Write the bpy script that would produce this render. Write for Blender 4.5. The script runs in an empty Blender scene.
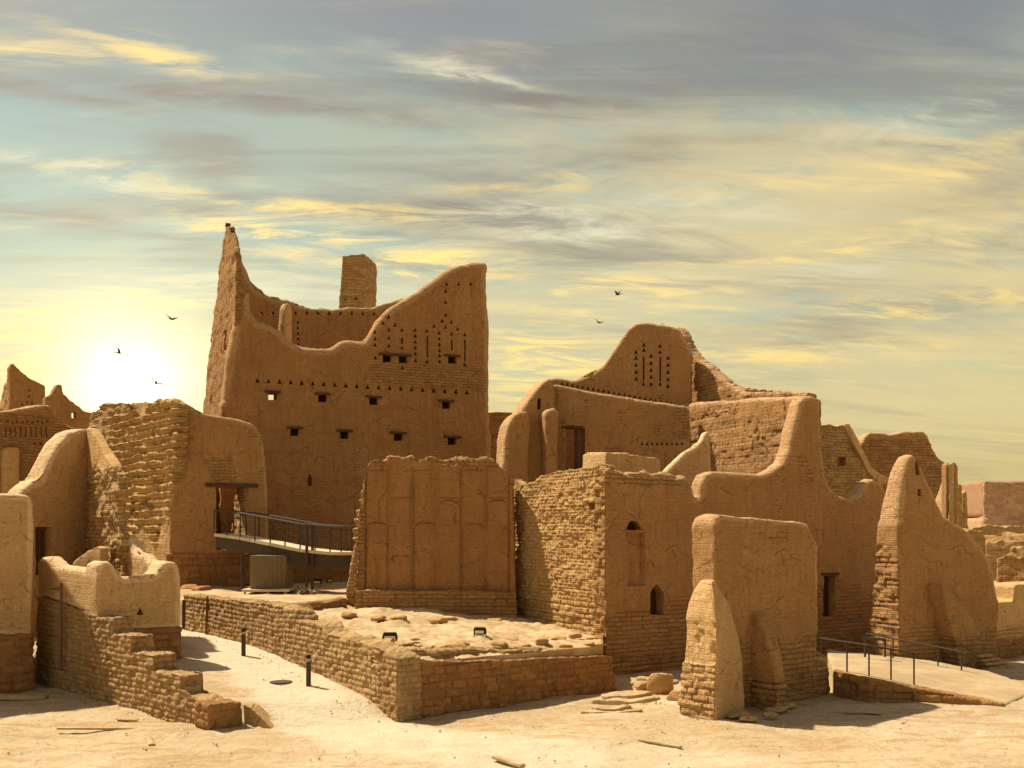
import bpy, bmesh, math, random
import numpy as np
from mathutils import Vector, Matrix
from mathutils.geometry import tessellate_polygon

# ------------------------------------------------------------------ camera, world, sun, exposure
F, HZ, CH = 983.0, 530.0, 4.5          # focal length in px, horizon row, eye height
sc = bpy.context.scene
C = sc.collection
cam_d = bpy.data.cameras.new('camera')
cam = bpy.data.objects.new('camera', cam_d); C.objects.link(cam)
cam.location = (0, 0, CH); cam.rotation_euler = (math.radians(90), 0, 0)
cam_d.sensor_width = 36; cam_d.lens = 36 * F / 1024
cam_d.shift_y = (HZ - 384) / 1024
cam_d.clip_start = 0.1; cam_d.clip_end = 6000
sc.camera = cam

SUN_DIR = Vector((-0.88, 0.46, 0)).normalized()      # horizontally towards the sun
SUN_EL = math.radians(54)
toward = Vector((SUN_DIR.x * math.cos(SUN_EL), SUN_DIR.y * math.cos(SUN_EL), math.sin(SUN_EL)))
sun_d = bpy.data.lights.new('sun', 'SUN'); sun_d.energy = 4.6; sun_d.angle = math.radians(1.2)
sun_d.color = (1.0, 0.90, 0.71)
sun = bpy.data.objects.new('sun', sun_d); C.objects.link(sun)
sun.rotation_euler = toward.to_track_quat('Z', 'Y').to_euler()
sun.location = (-30, 30, 60)

w = bpy.data.worlds.new("World"); sc.world = w; w.use_nodes = True
nt = w.node_tree; nt.nodes.clear()
def N(nt, typ, **kw):
    n = nt.nodes.new(typ)
    for k, v in kw.items():
        if k == 'inp':
            for kk, vv in v.items(): n.inputs[kk].default_value = vv
        else: setattr(n, k, v)
    return n
def sock(nt, v, s):
    if hasattr(v, 'links') or hasattr(v, 'is_linked'): nt.links.new(v, s)
    else: s.default_value = v
def M_(nt, op, a, b=None, c=None, clamp=False):
    n = nt.nodes.new('ShaderNodeMath'); n.operation = op; n.use_clamp = clamp
    for i, v in enumerate((a, b, c)):
        if v is not None: sock(nt, v, n.inputs[i])
    return n.outputs[0]
def MIX(nt, f, a, b, blend='MIX'):
    n = nt.nodes.new('ShaderNodeMix'); n.data_type = 'RGBA'; n.blend_type = blend
    sock(nt, f, n.inputs[0])
    for v, s in ((a, n.inputs[6]), (b, n.inputs[7])):
        if isinstance(v, tuple): s.default_value = (*v[:3], 1)
        else: nt.links.new(v, s)
    return n.outputs[2]
def SS(nt, v, lo, hi, o0=0.0, o1=1.0):
    n = nt.nodes.new('ShaderNodeMapRange'); n.interpolation_type = 'SMOOTHSTEP'
    sock(nt, v, n.inputs[0]); n.inputs[1].default_value = lo; n.inputs[2].default_value = hi
    n.inputs[3].default_value = o0; n.inputs[4].default_value = o1
    return n.outputs[0]
def NOISE(nt, vec, scale, detail=4, rough=0.55, dist=0.0):
    n = N(nt, 'ShaderNodeTexNoise', inp={'Scale': scale, 'Detail': detail, 'Roughness': rough, 'Distortion': dist})
    if vec is not None: nt.links.new(vec, n.inputs['Vector'])
    return n.outputs[0]
def COMB(nt, x, y, z):
    n = nt.nodes.new('ShaderNodeCombineXYZ')
    for v, s in zip((x, y, z), n.inputs): sock(nt, v, s)
    return n.outputs[0]

tc = N(nt, 'ShaderNodeTexCoord'); sep = N(nt, 'ShaderNodeSeparateXYZ')
nt.links.new(tc.outputs['Generated'], sep.inputs[0])
X, Y, Z = sep.outputs
zc = M_(nt, 'MAXIMUM', Z, 0.0)
zz = M_(nt, 'ADD', zc, 0.16)
U = M_(nt, 'DIVIDE', X, zz); V = M_(nt, 'DIVIDE', Y, zz)
# streaks fan out from low left
Ur = M_(nt, 'ADD', M_(nt, 'MULTIPLY', U, 0.93), M_(nt, 'MULTIPLY', V, 0.16))
Vr = M_(nt, 'SUBTRACT', M_(nt, 'MULTIPLY', V, 0.98), M_(nt, 'MULTIPLY', U, 0.10))
def cloud(su, sv, off, detail=6, rough=0.58, dist=0.6):
    return NOISE(nt, COMB(nt, M_(nt, 'MULTIPLY', Ur, su), M_(nt, 'MULTIPLY', Vr, sv), off), 1.0, detail, rough, dist)
az = M_(nt, 'ARCTAN2', X, Y); el_ = M_(nt, 'ARCSINE', Z)
wob1 = M_(nt, 'SUBTRACT', cloud(1.3, 2.2, 5.0, 5, .55, .4), .5)
wob2 = M_(nt, 'SUBTRACT', cloud(2.0, 5.0, 15.0, 5, .6, .6), .5)
azw = M_(nt, 'ADD', az, M_(nt, 'MULTIPLY', wob1, .30)); elw = M_(nt, 'ADD', el_, M_(nt, 'MULTIPLY', wob2, .085))
brk = SS(nt, cloud(1.5, 7.0, 31.0, 7, .66, 1.2), .34, .60, .35, 1.25)
brk2 = SS(nt, cloud(3.0, 9.0, 71.0, 8, .68, 1.2), .40, .62, .0, 1.2)
def bands(lst, br):
    tot = None
    for px, py, rx, ry, tilt, amt in lst:
        a0 = math.atan((px - 512) / F); e0 = math.atan((HZ - py) / math.hypot(F, px - 512))
        da = M_(nt, 'SUBTRACT', azw, a0); de = M_(nt, 'SUBTRACT', elw, e0)
        de = M_(nt, 'ADD', de, M_(nt, 'MULTIPLY', da, -tilt))
        q = M_(nt, 'ADD', M_(nt, 'POWER', M_(nt, 'ABSOLUTE', M_(nt, 'DIVIDE', da, rx / F)), 2.0), M_(nt, 'POWER', M_(nt, 'ABSOLUTE', M_(nt, 'DIVIDE', de, ry / F)), 2.0))
        g_ = M_(nt, 'MULTIPLY', M_(nt, 'EXPONENT', M_(nt, 'MULTIPLY', q, -1.0)), amt)
        tot = g_ if tot is None else M_(nt, 'MAXIMUM', tot, g_)
    return M_(nt, 'MULTIPLY', tot, br, clamp=True)
cr = N(nt, 'ShaderNodeValToRGB'); nt.links.new(zc, cr.inputs[0])
e = cr.color_ramp.elements
e[0].position = 0.0; e[0].color = (.50, .40, .20, 1)
e[1].position = 1.0; e[1].color = (.17, .16, .16, 1)
for p, c in ((.10, (.50, .42, .215)), (.17, (.40, .44, .31)), (.25, (.25, .38, .335)), (.34, (.20, .325, .31)), (.42, (.18, .255, .25)), (.5, (.165, .16, .18))):
    el = e.new(p); el.color = (*c, 1)
sky = cr.outputs[0]
# warm cream veil, heavier on the right
veil = M_(nt, 'MULTIPLY', SS(nt, cloud(.9, 2.4, 3.1, 6, .6), .36, .60), SS(nt, az, -0.38, 0.25, .10, .85))
veil = M_(nt, 'MULTIPLY', veil, SS(nt, zc, .38, .50, 1, .15))
sky = MIX(nt, veil, sky, (.58, .48, .26))
cream = bands([(860, 175, 280, 80, -.05, 1.0), (980, 330, 220, 130, 0, .8), (640, 300, 260, 70, 0, .7), (640, 110, 130, 25, .05, .4)], brk)
sky = MIX(nt, cream, sky, (.64, .52, .28))
dk = M_(nt, 'MULTIPLY', SS(nt, cloud(.9, 3.4, 11.7, 8, .63, .9), .47, .66), SS(nt, zc, .14, .36, .25, .75))
sky = MIX(nt, dk, sky, (.185, .175, .145))
dkb = bands([(230, 98, 190, 15, -.02, .85), (60, 95, 120, 14, -.06, .8), (520, 92, 190, 22, .02, .75), (240, 165, 70, 22, -.35, .55), (440, 215, 110, 17, -.05, .8),
             (80, 228, 150, 11, -.08, .65), (250, 215, 90, 16, -.2, .35), (880, 320, 150, 16, .03, .5), (700, 150, 160, 16, .04, .5), (960, 250, 110, 12, .0, .5), (620, 255, 120, 10, .0, .45), (600, 60, 260, 35, .03, .5), (940, 200, 90, 20, .1, .3)], brk)
sky = MIX(nt, dkb, sky, (.155, .125, .095))
mv = bands([(880, 5, 240, 42, -.08, .95), (430, 12, 300, 36, 0, .55), (60, 15, 160, 30, 0, .45)], SS(nt, wob1, -.3, .2, .6, 1.1))
sky = MIX(nt, mv, sky, (.165, .155, .165))
# bright golden edges
yl = M_(nt, 'MULTIPLY', SS(nt, cloud(1.5, 6.0, 41.0, 8, .66, 1.0), .54, .72), SS(nt, zc, .08, .40, .55, .25))
sky = MIX(nt, yl, sky, (.74, .60, .30))
ylb = bands([(330, 240, 130, 20, -.08, 1.1), (430, 262, 100, 14, -.10, 1.05), (190, 300, 70, 20, 0, .6), (130, 45, 75, 11, -.12, .7), (30, 45, 40, 10, .2, .6), (560, 370, 130, 36, 0, .95), (760, 355, 200, 16, 0, .55), (520, 185, 70, 9, .05, .45),
             (1000, 225, 90, 30, 0, .4), (30, 350, 90, 40, 0, .55), (330, 205, 160, 9, -.06, .7), (900, 165, 150, 10, .04, .6), (780, 250, 180, 10, .05, .6), (960, 300, 140, 10, 0, .6), (620, 300, 150, 9, .02, .6)], brk2)
sky = MIX(nt, ylb, sky, (1.02, .74, .28))
whb = bands([(460, 66, 70, 8, -.12, .8), (640, 226, 130, 10, .03, .75), (560, 215, 100, 8, 0, .6), (90, 175, 70, 9, 0, .55), (700, 200, 120, 8, .05, .5), (960, 120, 120, 12, 0, .4), (800, 270, 150, 12, .06, .4), (300, 290, 160, 25, 0, .4)], brk2)
sky = MIX(nt, whb, sky, (.72, .66, .46))
hs = N(nt, "ShaderNodeHueSaturation", inp={"Saturation": 1.18}); nt.links.new(sky, hs.inputs["Color"]); sky = hs.outputs[0]
# glow where the low sun stands behind the clouds, at the left
gd = Vector((-0.389, 1, 0.142)).normalized()
vm = N(nt, 'ShaderNodeVectorMath', operation='DOT_PRODUCT'); nt.links.new(tc.outputs['Generated'], vm.inputs[0])
vm.inputs[1].default_value = gd
ang = M_(nt, 'ARCCOSINE', M_(nt, 'MINIMUM', vm.outputs['Value'], 0.99999))
g1 = M_(nt, 'EXPONENT', M_(nt, 'MULTIPLY', M_(nt, 'POWER', M_(nt, 'DIVIDE', ang, .052), 2.0), -1.0))
g2 = M_(nt, 'EXPONENT', M_(nt, 'MULTIPLY', M_(nt, 'DIVIDE', ang, .10), -1.0))
sky = MIX(nt, g1, sky, (1.1, .98, .72), 'ADD')
sky = MIX(nt, g2, sky, (.86, .58, .18), 'ADD')
bg = N(nt, 'ShaderNodeBackground', inp={'Strength': 0.67}); nt.links.new(sky, bg.inputs[0])
nis = N(nt, 'ShaderNodeTexSky'); nis.sky_type = 'NISHITA'; nis.sun_disc = False
nis.sun_elevation = SUN_EL; nis.sun_rotation = math.atan2(SUN_DIR.x, SUN_DIR.y); nis.dust_density = 4
bg2 = N(nt, 'ShaderNodeBackground', inp={'Strength': 0.05}); nt.links.new(MIX(nt, 1.0, nis.outputs[0], (.55, .50, .38), 'MULTIPLY'), bg2.inputs[0])
add = N(nt, 'ShaderNodeAddShader'); nt.links.new(bg.outputs[0], add.inputs[0]); nt.links.new(bg2.outputs[0], add.inputs[1])
wo = N(nt, 'ShaderNodeOutputWorld'); nt.links.new(add.outputs[0], wo.inputs[0])
sc.view_settings.view_transform = 'Standard'; sc.view_settings.look = 'None'
sc.view_settings.exposure = 0.65; sc.view_settings.gamma = 1.0
sc.view_settings.use_curve_mapping = False
sc.cycles.max_bounces = 6; sc.cycles.diffuse_bounces = 4

# ------------------------------------------------------------------ numpy noise
def hsh(ix, iy, iz, seed=0):
    h = (ix.astype(np.int64) * 374761393 + iy.astype(np.int64) * 668265263 + iz.astype(np.int64) * 2147483647 + seed * 974711) & 0xffffffff
    h = ((h ^ (h >> 13)) * 1274126177) & 0xffffffff
    h = ((h ^ (h >> 16)) * 2246822519) & 0xffffffff
    return ((h ^ (h >> 15)) & 0xffffff) / float(0xffffff)
def vn(x, y, z, seed=0):
    ix, iy, iz = np.floor(x), np.floor(y), np.floor(z)
    fx, fy, fz = x - ix, y - iy, z - iz
    fx, fy, fz = [f * f * (3 - 2 * f) for f in (fx, fy, fz)]
    r = 0
    for a in (0, 1):
        for b in (0, 1):
            for c in (0, 1):
                wt = (fx if a else 1 - fx) * (fy if b else 1 - fy) * (fz if c else 1 - fz)
                r = r + wt * hsh(ix + a, iy + b, iz + c, seed)
    return r * 2 - 1
def fbm(P, s, seed=0, octs=3, sz=None):
    x, y, z = P[:, 0] * s, P[:, 1] * s, P[:, 2] * (sz or s)
    r, a = 0, 1.0
    for o in range(octs):
        r = r + a * vn(x, y, z, seed + o * 7); a *= .5
        x, y, z = x * 2.03, y * 2.03, z * 2.03
    return r
def sst(v, lo, hi):
    t = np.clip((v - lo) / (hi - lo), 0, 1); return t * t * (3 - 2 * t)
def masonry(P, ch, bw, seed=0, groove=.03, amp=.02, gw=.035):
    """relief of rough coursed stone; returns (height, tone)"""
    wz = P[:, 2] + .03 * fbm(P, .9, seed + 5, 2)
    r = np.floor(wz / ch); lz = wz / ch - r
    s = P[:, 0] + P[:, 1] + .03 * fbm(P, 2.0, seed + 6, 1)
    ro = hsh(r, r * 0, r * 0, seed + 1)
    rw = bw * (.75 + .6 * hsh(r, r * 0 + 3, r * 0, seed + 2))
    q = s / rw + ro * 5
    b = np.floor(q); lx = q - b
    ex = np.minimum(lx, 1 - lx) * rw; ez = np.minimum(lz, 1 - lz) * ch
    g = np.minimum(ex, ez)
    cap = sst(np.minimum(np.minimum(ex / (rw * .5), 1), 1) * np.minimum(ez / (ch * .5), 1), 0, .5)
    h = hsh(b, r, r * 0, seed + 3)
    tone = hsh(b, r, r * 0 + 9, seed + 4)
    tone = np.where(g < .014, 1.15, tone)
    hole = (hsh(b, r, r * 0 + 5, seed + 8) > .93) * -.03
    return -groove * (1 - sst(g, 0, gw)) + (h - .5) * amp * 2 + cap * groove * .15 + hole + .35 * amp * fbm(P, 9, seed + 40, 2), tone

# ------------------------------------------------------------------ materials
def mat_new(name):
    m = bpy.data.materials.new(name); m.use_nodes = True
    t = m.node_tree; b = t.nodes['Principled BSDF']
    b.inputs['Roughness'].default_value = .92; b.inputs['Specular IOR Level'].default_value = .12
    return m, t, b
def mud_mat(name, plaster, brick, stain=.35, bw=.42, bh=.14, crack=0.0, rough_b=1.0):
    plaster = (plaster[0] * 1.0, plaster[1] * 1.065, plaster[2] * 1.19); brick = (brick[0] * .98, brick[1] * 1.05, brick[2] * 1.15)
    m, t, b = mat_new(name)
    o = N(t, 'ShaderNodeTexCoord').outputs['Object']
    sp = N(t, 'ShaderNodeSeparateXYZ'); t.links.new(o, sp.inputs[0])
    sx = M_(t, 'ADD', sp.outputs[0], sp.outputs[1])
    warp = NOISE(t, o, 1.5, 3)
    vec = COMB(t, M_(t, 'ADD', sx, M_(t, 'MULTIPLY', warp, .12)), M_(t, 'ADD', sp.outputs[2], M_(t, 'MULTIPLY', warp, .10)), 0.0)
    br = N(t, 'ShaderNodeTexBrick', inp={'Scale': 1.0, 'Mortar Size': .018, 'Mortar Smooth': .8, 'Brick Width': bw, 'Row Height': bh, 'Bias': 0.0,
           'Color1': (0, 0, 0, 1), 'Color2': (1, 1, 1, 1), 'Mortar': (.5, .5, .5, 1)})
    t.links.new(vec, br.inputs[0])
    ex = N(t, 'ShaderNodeAttribute', attribute_name='exp').outputs['Fac']
    tone = N(t, 'ShaderNodeAttribute', attribute_name='tone').outputs['Fac']
    big = NOISE(t, o, .35, 4, .6); mid = NOISE(t, o, 2.2, 5, .65); fine = NOISE(t, o, 22, 4, .7)
    st = NOISE(t, COMB(t, M_(t, 'MULTIPLY', sx, 2.6), 0.0, M_(t, 'MULTIPLY', sp.outputs[2], .22)), 1.0, 5, .6)
    col = MIX(t, SS(t, big, .3, .7), tuple(c * .86 for c in plaster), tuple(min(1, c * 1.1) for c in plaster))
    dark = tuple(c * k for c, k in zip(plaster, (.62, .56, .5)))
    col = MIX(t, M_(t, 'MULTIPLY', SS(t, st, .48, .72), stain), col, dark)
    pat = SS(t, NOISE(t, o, .8, 6, .7, .8), .52, .62)
    col = MIX(t, M_(t, 'MULTIPLY', pat, .3), col, tuple(c * k for c, k in zip(plaster, (.80, .70, .62))))
    bc = MIX(t, br.outputs[0], tuple(c * .84 for c in brick), tuple(min(1, c * 1.14) for c in brick))
    bc = MIX(t, M_(t, 'MULTIPLY', br.outputs[1], SS(t, NOISE(t, o, 1.4, 3), .35, .6)), bc, tuple(c * .7 for c in brick))
    bc = MIX(t, M_(t, 'MULTIPLY', M_(t, 'SUBTRACT', tone, .5), 1.05, clamp=True), bc, tuple(c * k for c, k in zip(brick, (.62, .58, .55))))
    bc = MIX(t, M_(t, 'MULTIPLY', M_(t, 'SUBTRACT', .45, tone), .9, clamp=True), bc, tuple(min(1, c * k) for c, k in zip(brick, (1.3, 1.3, 1.3))))
    exm = SS(t, M_(t, 'ADD', ex, M_(t, 'MULTIPLY', M_(t, 'SUBTRACT', mid, .5), .7)), .35, .65)
    col = MIX(t, exm, col, bc)
    col = MIX(t, .45, col, MIX(t, mid, tuple(c * .55 for c in plaster), (1, .9, .75)), 'SOFT_LIGHT')
    rim_light = N(t, 'ShaderNodeAttribute', attribute_name='cap').outputs['Fac']
    col = MIX(t, M_(t, 'MULTIPLY', rim_light, .75), col, tuple(min(1, c * k) for c, k in zip(plaster, (1.42, 1.55, 1.8))))  # sunlit wall-top rims put into the colour as a paler band
    speck = NOISE(t, COMB(t, M_(t, 'MULTIPLY', sx, 7.0), 0.0, M_(t, 'MULTIPLY', sp.outputs[2], 16.0)), 1.0, 5, .75, .3)
    col = MIX(t, M_(t, 'MULTIPLY', SS(t, speck, .50, .66), .55), col, tuple(c * k for c, k in zip(plaster, (.62, .55, .48))))
    col = MIX(t, M_(t, 'MULTIPLY', SS(t, speck, .47, .33), .36), col, tuple(min(1, c * 1.35) for c in plaster))
    drip = NOISE(t, COMB(t, M_(t, 'MULTIPLY', sx, 9.0), 2.0, M_(t, 'MULTIPLY', sp.outputs[2], 1.1)), 1.0, 5, .7, .2)
    dm_ = M_(t, 'MULTIPLY', SS(t, drip, .54, .68), SS(t, big, .40, .58))
    col = MIX(t, M_(t, 'MULTIPLY', dm_, .5), col, tuple(c * k for c, k in zip(plaster, (.60, .52, .45))))
    col = MIX(t, M_(t, 'MULTIPLY', SS(t, drip, .46, .34), .22), col, tuple(min(1, c * 1.35) for c in plaster))
    crk = N(t, 'ShaderNodeTexVoronoi', feature='DISTANCE_TO_EDGE', inp={'Scale': 1.1}); 
    t.links.new(COMB(t, M_(t, 'ADD', sx, M_(t, 'MULTIPLY', mid, .9)), 0.0, M_(t, 'ADD', sp.outputs[2], M_(t, 'MULTIPLY', big, 1.5))), crk.inputs['Vector'])
    cm_ = M_(t, 'MULTIPLY', SS(t, crk.outputs['Distance'], .022, .0), M_(t, 'MULTIPLY', SS(t, mid, .45, .6), M_(t, 'SUBTRACT', 1.0, exm)))
    col = MIX(t, M_(t, 'MULTIPLY', cm_, .6), col, tuple(c * .45 for c in plaster))
    col = MIX(t, M_(t, 'MULTIPLY', SS(t, fine, .55, .8), .3), col, tuple(c * .55 for c in plaster))
    t.links.new(col, b.inputs['Base Color'])
    h = M_(t, 'ADD', M_(t, 'ADD', M_(t, 'MULTIPLY', fine, .6), M_(t, 'MULTIPLY', speck, .75)), M_(t, 'MULTIPLY', mid, .9))
    h = M_(t, 'SUBTRACT', h, M_(t, 'MULTIPLY', M_(t, 'MULTIPLY', br.outputs[1], exm), .7 * rough_b))
    h = M_(t, 'ADD', h, M_(t, 'MULTIPLY', M_(t, 'MULTIPLY', NOISE(t, o, 9, 4, .7), exm), 1.0 * rough_b))
    h = M_(t, 'SUBTRACT', h, M_(t, 'ADD', M_(t, 'MULTIPLY', cm_, .5), M_(t, 'MULTIPLY', dm_, .3)))
    # faint coursing shows through the render
    h = M_(t, 'SUBTRACT', h, M_(t, 'MULTIPLY', br.outputs[1], .16))
    bp = N(t, 'ShaderNodeBump', inp={'Strength': .9, 'Distance': .075}); t.links.new(h, bp.inputs['Height'])
    t.links.new(bp.outputs[0], b.inputs['Normal'])
    return m
PL = (.44, .235, .092)
MUD = mud_mat('mud_plaster', PL, (.43, .23, .09))
MUDD = mud_mat('weathered_mud_plaster', (.40, .205, .077), (.40, .21, .08), stain=.5)
NEW = mud_mat('fresh_mud_plaster', (.62, .375, .165), (.55, .32, .135), stain=.18)
RUIN = mud_mat('bare_mud_brick', (.54, .315, .125), (.54, .32, .13), stain=.35, bw=.36, bh=.13)
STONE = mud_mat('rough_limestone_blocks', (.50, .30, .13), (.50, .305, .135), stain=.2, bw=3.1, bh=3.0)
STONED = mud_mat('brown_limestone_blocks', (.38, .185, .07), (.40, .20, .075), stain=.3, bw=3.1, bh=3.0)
FAR = mud_mat('far_brick', (.50, .30, .17), (.50, .30, .17), stain=.2, bw=.6, bh=.3)
FARP = mud_mat('far_plaster', (.37, .215, .115), (.36, .21, .11), stain=.1, bw=.6, bh=.3)

def ground_mat():
    m, t, b = mat_new('sandstone_ground')
    o = N(t, 'ShaderNodeTexCoord').outputs['Object']
    big = NOISE(t, o, .22, 5, .6, .6); mid = NOISE(t, o, 1.1, 6, .68, .5); fine = NOISE(t, o, 14, 5, .7)
    sp = N(t, 'ShaderNodeSeparateXYZ'); t.links.new(o, sp.inputs[0])
    layer = NOISE(t, COMB(t, M_(t, 'MULTIPLY', sp.outputs[0], .35), M_(t, 'MULTIPLY', sp.outputs[1], 1.5), 0.0), 1.0, 6, .65, 1.2)
    col = MIX(t, SS(t, big, .38, .62), (0.441, 0.318, 0.182), (0.526, 0.407, 0.257))
    col = MIX(t, M_(t, 'MULTIPLY', SS(t, layer, .50, .60), .85), col, (0.412, 0.258, 0.120))
    col = MIX(t, M_(t, 'MULTIPLY', SS(t, mid, .55, .66), .5), col, (0.583, 0.482, 0.336))
    col = MIX(t, M_(t, 'MULTIPLY', SS(t, fine, .56, .75), .3), col, (0.299, 0.204, 0.115))
    pa_ = N(t, 'ShaderNodeAttribute', attribute_name='path').outputs['Fac']
    spk = NOISE(t, o, 5, 6, .75, .3)
    col = MIX(t, M_(t, 'MULTIPLY', SS(t, spk, .51, .62), .55), col, (0.369, 0.233, 0.107))
    col = MIX(t, M_(t, 'MULTIPLY', SS(t, spk, .46, .34), .35), col, (0.596, 0.494, 0.352))
    col = MIX(t, M_(t, 'MULTIPLY', pa_, SS(t, mid, .3, .6, 1, .7)), col, (0.596, 0.494, 0.344))
    t.links.new(col, b.inputs['Base Color'])
    h = M_(t, 'ADD', M_(t, 'MULTIPLY', fine, .25), M_(t, 'ADD', M_(t, 'ADD', mid, M_(t, 'MULTIPLY', spk, .35)), M_(t, 'MULTIPLY', layer, .9)))
    bp = N(t, 'ShaderNodeBump', inp={'Strength': .9, 'Distance': .11}); t.links.new(h, bp.inputs['Height'])
    t.links.new(bp.outputs[0], b.inputs['Normal'])
    return m
GROUND = ground_mat()
def path_mat(name, c1, c2):
    m, t, b = mat_new(name)
    o = N(t, 'ShaderNodeTexCoord').outputs['Object']
    mid = NOISE(t, o, .9, 6, .65, .4); fine = NOISE(t, o, 18, 4, .7)
    col = MIX(t, SS(t, mid, .4, .62), c1, c2)
    col = MIX(t, M_(t, 'MULTIPLY', SS(t, fine, .55, .75), .25), col, tuple(c * .6 for c in c1))
    t.links.new(col, b.inputs['Base Color'])
    bp = N(t, 'ShaderNodeBump', inp={'Strength': .5, 'Distance': .05}); t.links.new(M_(t, 'ADD', mid, M_(t, 'MULTIPLY', fine, .4)), bp.inputs['Height'])
    t.links.new(bp.outputs[0], b.inputs['Normal'])
    return m
PATH = path_mat('pale_path', (0.536, 0.443, 0.312), (0.625, 0.553, 0.424))
RAMP = path_mat('ramp_paving', (.40, .28, .155), (.48, .35, .205))
TERR = path_mat('terrace_earth', (.41, .275, .14), (.54, .39, .22))
def plain(name, col, rough=.6, metal=0.0):
    m, t, b = mat_new(name)
    o = N(t, 'ShaderNodeTexCoord').outputs['Object']
    n = NOISE(t, o, 6, 4, .6)
    t.links.new(MIX(t, n, tuple(c * .75 for c in col), tuple(min(1, c * 1.25) for c in col)), b.inputs['Base Color'])
    b.inputs['Roughness'].default_value = rough; b.inputs['Metallic'].default_value = metal
    b.inputs['Specular IOR Level'].default_value = .3
    return m
WOOD = plain('dark_timber', (.085, .045, .02), .85)
WOODR = plain('old_door_wood', (.20, .085, .035), .8)
STEEL = plain('dark_painted_steel', (.065, .045, .028), .6, .1)
RUST = plain('rusty_pole', (.16, .075, .035), .8)
DECK = plain('bridge_deck_edge', (.62, .50, .32), .6)
PANEL = plain('olive_metal_panel', (.20, .145, .075), .6)
GLASS = plain('floodlight_lens', (.75, .66, .48), .25)
BLACK = plain('black_housing', (.012, .011, .010), .5)
SHADOWW = plain('window_shutter', (.055, .03, .015), .9)
BIRD = plain('dark_feathers', (.03, .028, .025), .9)
CONC = plain('footing_concrete', (.50, .37, .21), .9)
SAGE = plain('dry_shrub_leaves', (.13, .10, .045), .9)

# ------------------------------------------------------------------ objects
WM = {}
def link(name, me, mat=None, parent=None, mw=None):
    o = bpy.data.objects.new(name, me)
    C.objects.link(o)
    if mat is not None and me is not None:
        me.materials.clear(); me.materials.append(mat)
    if parent is not None: o.parent = parent
    if mw is not None:
        pm = WM.get(parent.name, parent.matrix_world) if parent is not None else None
        o.matrix_local = (pm.inverted() @ mw) if parent is not None else mw
        WM[o.name] = mw.copy()
    return o
def tag(o, label, cat, group=None):
    o['label'] = label; o['category'] = cat
    if group: o['group'] = group
    o['kind'] = 'thing'
    return o
def thing(name, label, cat, loc, group=None):
    o = bpy.data.objects.new(name, None); C.objects.link(o)
    o.empty_display_size = .3
    o.matrix_world = Matrix.Translation(Vector(loc)); o.location = loc
    return tag(o, label, cat, group)
def PX(px, Yd):                       # world x of a picture column at depth Yd
    return (px - 512) / F * Yd
def PZ(py, Yd): return CH - (py - HZ) * Yd / F

def evalmesh(me, mods):
    o = bpy.data.objects.new('work', me); C.objects.link(o)
    extra = []
    for typ, kw in mods:
        md = o.modifiers.new(typ, typ)
        for k, v in kw.items(): setattr(md, k, v)
    bpy.context.view_layer.update()
    dg = bpy.context.evaluated_depsgraph_get()
    r = bpy.data.meshes.new_from_object(o.evaluated_get(dg))
    bpy.data.objects.remove(o)
    return r
def bm_prism(bm, pts, y0, y1, batter=0.0, batter_b=None):
    """outline of (u, z) points, extruded along y"""
    bb = batter if batter_b is None else batter_b
    a = [bm.verts.new((u, y0 + batter * max(z, 0), z)) for u, z in pts]
    c = [bm.verts.new((u, y1 - bb * max(z, 0), z)) for u, z in pts]
    n = len(pts)
    bm.faces.new(a); bm.faces.new(c[::-1])
    for i in range(n):
        j = (i + 1) % n
        bm.faces.new((a[j], a[i], c[i], c[j]))
def to_mesh(bm):
    bmesh.ops.triangulate(bm, faces=[f for f in bm.faces if len(f.verts) > 4])
    bmesh.ops.recalc_face_normals(bm, faces=bm.faces)
    me = bpy.data.meshes.new('m'); bm.to_mesh(me); bm.free()
    return me
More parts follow.
